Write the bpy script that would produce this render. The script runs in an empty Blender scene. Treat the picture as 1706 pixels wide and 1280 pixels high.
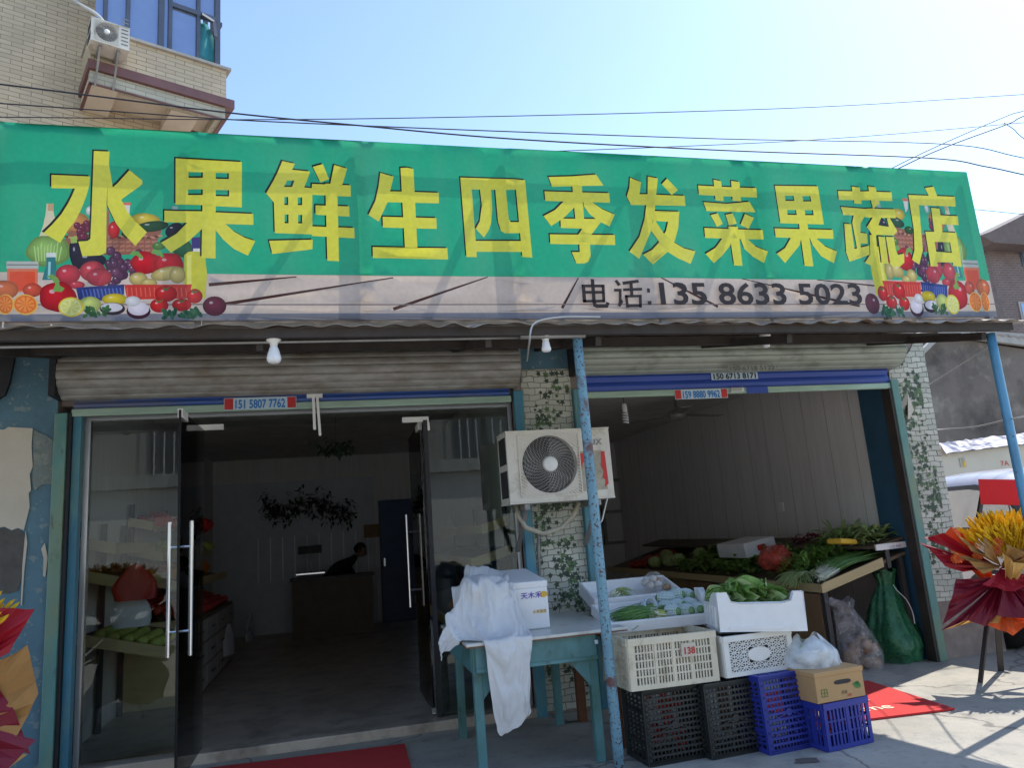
import bpy, math, random
from mathutils import Vector, Matrix, Euler, noise
from mathutils.geometry import delaunay_2d_cdt, tessellate_polygon
V = Vector
rad = math.radians
random.seed(7)
R = random.uniform
sc = bpy.context.scene
COL = sc.collection

# ------------------------------------------------------------------ camera
YAW, PITCH, ROLL, F, CX, CY, CH = 0.2468, 0.19454, 0.07571, 1230.0, 853.0, 640.0, 1.45
_f = V((math.sin(YAW)*math.cos(PITCH), math.cos(YAW)*math.cos(PITCH), math.sin(PITCH)))
_r0 = V((math.cos(YAW), -math.sin(YAW), 0)); _u0 = _r0.cross(_f)
_r = math.cos(ROLL)*_r0 - math.sin(ROLL)*_u0
_u = math.sin(ROLL)*_r0 + math.cos(ROLL)*_u0
EYE = V((0, 0, CH))
cd = bpy.data.cameras.new('camera'); cam = bpy.data.objects.new('camera', cd); COL.objects.link(cam)
cd.sensor_width = 36; cd.lens = 36*F/1706; cd.clip_start = 0.05; cd.clip_end = 2000
m3 = Matrix((_r, _u, -_f)).transposed()
cam.matrix_world = Matrix.Translation(EYE) @ m3.to_4x4()
sc.camera = cam

# ------------------------------------------------------------------ sky, sun, exposure
SUN_EL, SUN_AZ = rad(51), rad(67)            # azimuth clockwise from +Y
w = bpy.data.worlds.new('World'); sc.world = w; w.use_nodes = True
nt = w.node_tree; bg = nt.nodes['Background']
sk = nt.nodes.new('ShaderNodeTexSky'); sk.sky_type = 'NISHITA'; sk.sun_disc = False
sk.sun_elevation = SUN_EL; sk.sun_rotation = SUN_AZ
sk.air_density = 1.0; sk.dust_density = 0.4; sk.ozone_density = 1.6
nt.links.new(sk.outputs[0], bg.inputs[0]); bg.inputs[1].default_value = 0.15
sd = V((math.sin(SUN_AZ)*math.cos(SUN_EL), math.cos(SUN_AZ)*math.cos(SUN_EL), math.sin(SUN_EL)))
ld = bpy.data.lights.new('sun', 'SUN'); ld.energy = 3.1; ld.angle = rad(0.5); ld.color = (1, .95, .86)
sun = bpy.data.objects.new('sun', ld); COL.objects.link(sun); sun.location = (8, 8, 14)
sun.rotation_euler = (-sd).to_track_quat('-Z', 'Y').to_euler()
sc.view_settings.view_transform = 'Standard'; sc.view_settings.look = 'None'
sc.view_settings.gamma = 1; sc.view_settings.exposure = 1.05
sc.cycles.diffuse_bounces = 5; sc.cycles.transparent_max_bounces = 24; sc.cycles.max_bounces = 14
sc.cycles.caustics_reflective = False; sc.cycles.caustics_refractive = False

# ------------------------------------------------------------------ pixel -> point on a known plane
def ray(x, y): return _r*((x-CX)/F) - _u*((y-CY)/F) + _f
def P(x, y, Y=None, X=None, Z=None):
    d = ray(x, y)
    t = Y/d.y if Y is not None else X/d.x if X is not None else (Z-CH)/d.z
    return EYE + d*t
def Pn(x, y, p0, n):
    d = ray(x, y); return EYE + d*((p0-EYE).dot(n)/d.dot(n))

# ------------------------------------------------------------------ mesh helper
class MB:
    def __init__(s): s.v = []; s.f = []; s.m = []; s.mi = 0
    def add(s, vs, fs):
        o = len(s.v); s.v += [V(p) for p in vs]; s.f += [tuple(i+o for i in f) for f in fs]; s.m += [s.mi]*len(fs); return s
    def box(s, x0, x1, y0, y1, z0, z1):
        return s.add([(x0,y0,z0),(x1,y0,z0),(x1,y1,z0),(x0,y1,z0),(x0,y0,z1),(x1,y0,z1),(x1,y1,z1),(x0,y1,z1)],
                     [(0,3,2,1),(4,5,6,7),(0,1,5,4),(1,2,6,5),(2,3,7,6),(3,0,4,7)])
    def obox(s, c, sz, rot=(0,0,0)):
        M = Euler(rot).to_matrix(); c = V(c); h = [a/2 for a in sz]
        pts = [c + M @ V((a*h[0], b*h[1], d*h[2])) for d in (-1,1) for a,b in ((-1,-1),(1,-1),(1,1),(-1,1))]
        return s.add(pts, [(0,3,2,1),(4,5,6,7),(0,1,5,4),(1,2,6,5),(2,3,7,6),(3,0,4,7)])
    def beam(s, a, b, w, h, up=(0,0,1)):      # rectangular bar from a to b
        a, b = V(a), V(b); d = (b-a).normalized(); sx = d.cross(V(up))
        if sx.length < 1e-4: sx = V((1,0,0))
        sx.normalize(); sy = sx.cross(d)
        pts = [p + sx*(i*w/2) + sy*(j*h/2) for p in (a,b) for i,j in ((-1,-1),(1,-1),(1,1),(-1,1))]
        return s.add(pts, [(0,1,2,3),(7,6,5,4),(0,4,5,1),(1,5,6,2),(2,6,7,3),(3,7,4,0)])
    def tube(s, pts, r, n=8, caps=True):
        pts = [V(p) for p in pts]; N = len(pts); vs = []; fs = []; ref = V((0,0,1))
        for i, p in enumerate(pts):
            t = (pts[min(i+1,N-1)] - pts[max(i-1,0)]).normalized()
            a = t.cross(ref)
            if a.length < .05: a = t.cross(V((1,0,0)))
            a.normalize(); b = t.cross(a); rr = r[i] if isinstance(r, (list,tuple)) else r
            for k in range(n):
                q = 2*math.pi*k/n; vs.append(p + a*(rr*math.cos(q)) + b*(rr*math.sin(q)))
        for i in range(N-1):
            for k in range(n):
                k2 = (k+1) % n; fs.append((i*n+k, i*n+k2, (i+1)*n+k2, (i+1)*n+k))
        if caps: fs.append(tuple(range(n-1,-1,-1))); fs.append(tuple((N-1)*n+k for k in range(n)))
        return s.add(vs, fs)
    def lathe(s, prof, c=(0,0,0), n=16, rot=(0,0,0)):   # prof: (r, z)
        M = Euler(rot).to_matrix(); c = V(c); vs = []; fs = []
        for r, z in prof:
            for k in range(n):
                q = 2*math.pi*k/n; vs.append(c + M @ V((r*math.cos(q), r*math.sin(q), z)))
        for i in range(len(prof)-1):
            for k in range(n):
                k2 = (k+1) % n; fs.append((i*n+k, i*n+k2, (i+1)*n+k2, (i+1)*n+k))
        fs.append(tuple(range(n-1,-1,-1))); fs.append(tuple((len(prof)-1)*n+k for k in range(n)))
        return s.add(vs, fs)
    def ball(s, c, r, n=10, rot=(0,0,0), lump=0, seed=0):
        if not isinstance(r, (tuple,list)): r = (r,r,r)
        M = Euler(rot).to_matrix(); c = V(c); vs = [c + M @ V((0,0,-r[2]))]; fs = []; m = n//2
        for i in range(1, m):
            t = -math.pi/2 + math.pi*i/m
            for k in range(n):
                q = 2*math.pi*k/n; d = V((math.cos(t)*math.cos(q), math.cos(t)*math.sin(q), math.sin(t)))
                g = 1 + lump*noise.noise(d*1.7 + V((seed*3.1, seed, 0)))
                vs.append(c + M @ V((d.x*r[0]*g, d.y*r[1]*g, d.z*r[2]*g)))
        vs.append(c + M @ V((0,0,r[2]))); e = len(vs)-1
        for k in range(n):
            k2 = (k+1) % n; fs.append((0, 1+k2, 1+k)); fs.append((e, 1+(m-2)*n+k, 1+(m-2)*n+k2))
            for i in range(m-2): fs.append((1+i*n+k, 1+i*n+k2, 1+(i+1)*n+k2, 1+(i+1)*n+k))
        return s.add(vs, fs)
    def poly(s, pts):
        pts = [V(p) for p in pts]
        tris = tessellate_polygon([pts]); return s.add(pts, [tuple(t) for t in tris])
    def prism(s, pts, vec):                  # extruded outline
        pts = [V(p) for p in pts]; n = len(pts); vec = V(vec)
        tris = [tuple(t) for t in tessellate_polygon([pts])]
        vs = pts + [p+vec for p in pts]
        fs = tris + [tuple(i+n for i in reversed(t)) for t in tris] + [(i, (i+1) % n, (i+1) % n + n, i+n) for i in range(n)]
        return s.add(vs, fs)
    def sheet(s, rows, close=False):
        n = len(rows[0]); vs = [p for r in rows for p in r]; fs = []
        for i in range(len(rows)-1):
            for k in range(n if close else n-1):
                k2 = (k+1) % n; fs.append((i*n+k, i*n+k2, (i+1)*n+k2, (i+1)*n+k))
        return s.add(vs, fs)
    def leaf(s, base, d, L, W, curl=.3, up=(0,0,1), n=5, fold=.25, wave=0):
        base, d, up = V(base), V(d).normalized(), V(up)
        sx = d.cross(up)
        if sx.length < .05: sx = d.cross(V((1,0,0)))
        sx.normalize(); nz = sx.cross(d); rows = []
        for i in range(n+1):
            t = i/n; wd = W*(math.sin(math.pi*min(1, .08+t*.92))**.8 if i < n else .02)
            a = curl*t*t; c = base + d*(L*t*math.cos(a*.6)) - nz*(L*a*t*.7)
            wv = wave*R(-1,1)
            rows.append([c - sx*wd + nz*(wd*fold+wv), c, c + sx*wd + nz*(wd*fold-wv)])
        return s.sheet(rows)
    def build(s, name, mats, parent=None, smooth=False, bevel=0, solid=0, sub=0, uv=False, auto=False):
        if not isinstance(mats, (list,tuple)): mats = [mats]
        me = bpy.data.meshes.new(name)
        if parent is not None:
            o0 = V((0,0,0)); p = parent
            while p is not None: o0 = o0 + V(p.location); p = p.parent
        else:
            xs = [p.x for p in s.v]; ys = [p.y for p in s.v]; zs = [p.z for p in s.v]
            o0 = V(((min(xs)+max(xs))/2, (min(ys)+max(ys))/2, min(zs)))
        me.from_pydata([p-o0 for p in s.v], [], s.f)
        for m in mats: me.materials.append(m)
        if len(mats) > 1: me.polygons.foreach_set('material_index', s.m)
        if smooth: me.polygons.foreach_set('use_smooth', [True]*len(me.polygons))
        if uv:
            ul = me.uv_layers.new(name='uv')
            for pl in me.polygons:
                n = pl.normal; ax = max(range(3), key=lambda k: abs(n[k]))
                for li in pl.loop_indices:
                    c = s.v[me.loops[li].vertex_index]
                    ul.data[li].uv = (c.y, c.z) if ax == 0 else (c.x, c.z) if ax == 1 else (c.x, c.y)
        me.update()
        o = bpy.data.objects.new(name, me); COL.objects.link(o)
        if parent is not None: o.parent = parent
        else: o.location = o0
        if solid:
            md = o.modifiers.new('solid', 'SOLIDIFY'); md.thickness = solid; md.offset = 0
        if bevel:
            md = o.modifiers.new('bevel', 'BEVEL'); md.width = bevel; md.segments = 2; md.limit_method = 'ANGLE'; md.angle_limit = rad(40)
        if sub:
            md = o.modifiers.new('sub', 'SUBSURF'); md.levels = sub; md.render_levels = sub
        return o

def tag(o, label, cat, group=None):
    o['label'] = label; o['category'] = cat
    if group: o['group'] = group
    return o
def thing(name, label, cat, loc=(0,0,0), group=None):
    o = bpy.data.objects.new(name, None); COL.objects.link(o); o.location = loc; o.empty_display_size = .1
    return tag(o, label, cat, group)
def kind(o, k): o['kind'] = k; return o
def dup(root, loc, rotz=None, label=None, scale=None, rot=None):
    def cp(o, par):
        c = o.copy(); COL.objects.link(c)
        if par is not None: c.parent = par
        for ch in o.children: cp(ch, c)
        return c
    r = cp(root, None); r.location = loc
    if rotz is not None: r.rotation_euler = (0, 0, rotz)
    if rot is not None: r.rotation_euler = rot
    if scale: r.scale = (scale,)*3 if not isinstance(scale, (tuple,list)) else scale
    if label: r['label'] = label
    return r

FONT_CACHE = {}
def text(s, name, mat, parent, origin, size, u=(1,0,0), v=(0,0,1), off=0.0, wide=1.0, center=False, ext=0.0, bold=0.0):
    """flat lettering on a surface; u = reading direction, v = up of the letters"""
    c = bpy.data.curves.new('t', 'FONT'); c.body = s; c.size = 1; c.offset = off; c.resolution_u = 3
    if ext: c.extrude = ext
    o = bpy.data.objects.new('t', c); COL.objects.link(o)
    dg = bpy.context.evaluated_depsgraph_get(); me = bpy.data.meshes.new_from_object(o.evaluated_get(dg))
    bpy.data.objects.remove(o); 
    u, v = V(u).normalized(), V(v).normalized(); n = u.cross(v)
    xs = [q.co.x for q in me.vertices]; w_ = (max(xs)+min(xs))/2 if center else 0
    mb = MB()
    for k, (bx_, by_) in enumerate(((0,0),(-1,0),(1,0),(0,1),(0,-1)) if bold else ((0,0),)):
        mb.add([V(origin) + u*((q.co.x-w_+bx_*bold)*size*wide) + v*((q.co.y+by_*bold)*size) + n*(q.co.z*size+k*.0003) for q in me.vertices], [tuple(p.vertices) for p in me.polygons])
    bpy.data.meshes.remove(me); bpy.data.curves.remove(c)
    return mb.build(name, mat, parent)

# ------------------------------------------------------------------ materials
def lin(r, g, b):
    f = lambda c: (c/255/12.92) if c/255 <= .04045 else ((c/255+.055)/1.055)**2.4
    return (f(r), f(g), f(b))
MATS = {}
def mat(name, col, rough=.6, metal=0.0, var=.18, vs=6.0, col2=None, th=.58, s2=9.0, soft=.06, col3=None, th3=.62, s3=22.0,
        bump=0.0, bs=40.0, stretch=(1,1,1), spec=.5, trans=0.0):
    m = bpy.data.materials.new(name); m.use_nodes = True; n = m.node_tree.nodes; l = m.node_tree.links
    b = n['Principled BSDF']; b.inputs['Roughness'].default_value = rough; b.inputs['Metallic'].default_value = metal
    b.inputs['Specular IOR Level'].default_value = spec
    tc = n.new('ShaderNodeTexCoord'); mp = n.new('ShaderNodeMapping'); mp.inputs['Scale'].default_value = stretch
    l.new(tc.outputs['Object'], mp.inputs[0])
    oi = n.new('ShaderNodeObjectInfo'); mu = n.new('ShaderNodeMath'); mu.operation = 'MULTIPLY'; mu.inputs[1].default_value = 30
    l.new(oi.outputs['Random'], mu.inputs[0])
    def ns(scale, det=5):
        t = n.new('ShaderNodeTexNoise'); t.noise_dimensions = '4D'; t.inputs['Scale'].default_value = scale
        t.inputs['Detail'].default_value = det; t.inputs['Roughness'].default_value = .62
        l.new(mp.outputs[0], t.inputs['Vector']); l.new(mu.outputs[0], t.inputs['W']); return t
    def mix(a, c2, fac):
        x = n.new('ShaderNodeMix'); x.data_type = 'RGBA'
        if isinstance(a, tuple): x.inputs[6].default_value = (*a, 1)
        else: l.new(a, x.inputs[6])
        x.inputs[7].default_value = (*c2, 1); l.new(fac, x.inputs[0]); return x.outputs[2]
    def ramp(t, a, bb):
        r = n.new('ShaderNodeMapRange'); r.inputs[1].default_value = a; r.inputs[2].default_value = bb; r.clamp = True
        l.new(t.outputs[0], r.inputs[0]); return r.outputs[0]
    out = tuple(min(1, c*(1+var*.6)) for c in col)
    out = mix(out, tuple(c*(1-var) for c in col), ramp(ns(vs), .3, .7))
    if col2 is not None: out = mix(out, col2, ramp(ns(s2), th-soft, th+soft))
    if col3 is not None: out = mix(out, col3, ramp(ns(s3), th3-soft, th3+soft))
    l.new(out, b.inputs['Base Color'])
    if bump:
        bp = n.new('ShaderNodeBump'); bp.inputs['Strength'].default_value = bump; bp.inputs['Distance'].default_value = .01
        l.new(ns(bs, 3).outputs[0], bp.inputs['Height']); l.new(bp.outputs[0], b.inputs['Normal'])
    if trans:                                   # light passes through (leaves, paper, cloth)
        tr = n.new('ShaderNodeBsdfTranslucent'); l.new(out, tr.inputs[0]); mx = n.new('ShaderNodeMixShader'); mx.inputs[0].default_value = trans
        l.new(b.outputs[0], mx.inputs[1]); l.new(tr.outputs[0], mx.inputs[2]); l.new(mx.outputs[0], n['Material Output'].inputs[0])
    MATS[name] = m; return m

def glass(name, tint=(.86,.92,.9), rough=.0, boost=1.0):
    m = bpy.data.materials.new(name); m.use_nodes = True; n = m.node_tree.nodes; l = m.node_tree.links
    n.remove(n['Principled BSDF']); t = n.new('ShaderNodeBsdfTransparent'); t.inputs[0].default_value = (*tint, 1)
    g = n.new('ShaderNodeBsdfGlossy'); g.inputs['Roughness'].default_value = rough
    fr = n.new('ShaderNodeFresnel'); fr.inputs[0].default_value = 1.5
    mu = n.new('ShaderNodeMath'); mu.operation = 'MULTIPLY'; mu.inputs[1].default_value = boost; mu.use_clamp = True
    mx = n.new('ShaderNodeMixShader'); l.new(fr.outputs[0], mu.inputs[0]); l.new(mu.outputs[0], mx.inputs[0])
    l.new(t.outputs[0], mx.inputs[1]); l.new(g.outputs[0], mx.inputs[2]); l.new(mx.outputs[0], n['Material Output'].inputs[0])
    return m
def film(name, col, alpha=.35, rough=.25):       # thin plastic bag
    m = bpy.data.materials.new(name); m.use_nodes = True; n = m.node_tree.nodes; l = m.node_tree.links
    b = n['Principled BSDF']; b.inputs['Base Color'].default_value = (*col, 1); b.inputs['Roughness'].default_value = rough
    t = n.new('ShaderNodeBsdfTransparent'); mx = n.new('ShaderNodeMixShader')
    tc = n.new('ShaderNodeTexCoord'); no = n.new('ShaderNodeTexNoise'); no.inputs['Scale'].default_value = 14; no.inputs['Detail'].default_value = 6
    l.new(tc.outputs['Object'], no.inputs['Vector'])
    r = n.new('ShaderNodeMapRange'); r.inputs[1].default_value = .3; r.inputs[2].default_value = .75; r.inputs[3].default_value = max(0, alpha-.22); r.inputs[4].default_value = min(1, alpha+.3)
    l.new(no.outputs[0], r.inputs[0]); l.new(r.outputs[0], mx.inputs[0]); l.new(t.outputs[0], mx.inputs[1]); l.new(b.outputs[0], mx.inputs[2])
    bp = n.new('ShaderNodeBump'); bp.inputs['Strength'].default_value = .7; bp.inputs['Distance'].default_value = .02
    l.new(no.outputs[0], bp.inputs['Height']); l.new(bp.outputs[0], b.inputs['Normal'])
    l.new(mx.outputs[0], n['Material Output'].inputs[0]); return m
def brick(name, c1, c2, mortar, bw, bh, ms=.006, rough=.7, warp=0.0, off=.5, bump=.4, dirt=None):
    m = bpy.data.materials.new(name); m.use_nodes = True; n = m.node_tree.nodes; l = m.node_tree.links
    b = n['Principled BSDF']; b.inputs['Roughness'].default_value = rough
    uv = n.new('ShaderNodeUVMap'); uv.uv_map = 'uv'; src = uv.outputs[0]
    if warp:
        no = n.new('ShaderNodeTexNoise'); no.inputs['Scale'].default_value = 7; no.inputs['Detail'].default_value = 3
        l.new(src, no.inputs['Vector']); sb = n.new('ShaderNodeVectorMath'); sb.operation = 'SCALE'; sb.inputs[3].default_value = warp
        l.new(no.outputs[1], sb.inputs[0]); ad = n.new('ShaderNodeVectorMath'); l.new(src, ad.inputs[0]); l.new(sb.outputs[0], ad.inputs[1]); src = ad.outputs[0]
    t = n.new('ShaderNodeTexBrick'); t.inputs['Scale'].default_value = 1; t.inputs['Brick Width'].default_value = bw; t.inputs['Row Height'].default_value = bh
    t.inputs['Mortar Size'].default_value = ms; t.inputs['Mortar Smooth'].default_value = .15; t.offset = off
    t.inputs['Color1'].default_value = (*c1,1); t.inputs['Color2'].default_value = (*c2,1); t.inputs['Mortar'].default_value = (*mortar,1)
    l.new(src, t.inputs['Vector'])
    no2 = n.new('ShaderNodeTexNoise'); no2.inputs['Scale'].default_value = 2.2; no2.inputs['Detail'].default_value = 6; l.new(uv.outputs[0], no2.inputs['Vector'])
    mr = n.new('ShaderNodeMapRange'); mr.inputs[1].default_value = .35; mr.inputs[2].default_value = .7; mr.inputs[3].default_value = .0; mr.inputs[4].default_value = .55
    l.new(no2.outputs[0], mr.inputs[0]); mx = n.new('ShaderNodeMix'); mx.data_type = 'RGBA'; l.new(mr.outputs[0], mx.inputs[0]); l.new(t.outputs[0], mx.inputs[6])
    mx.inputs[7].default_value = (*(dirt or tuple(a*.7 for a in c1)), 1)
    l.new(mx.outputs[2], b.inputs['Base Color'])
    bp = n.new('ShaderNodeBump'); bp.inputs['Strength'].default_value = bump; bp.inputs['Distance'].default_value = .006; bp.invert = True
    l.new(t.outputs[1], bp.inputs['Height']); l.new(bp.outputs[0], b.inputs['Normal']); return m

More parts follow.
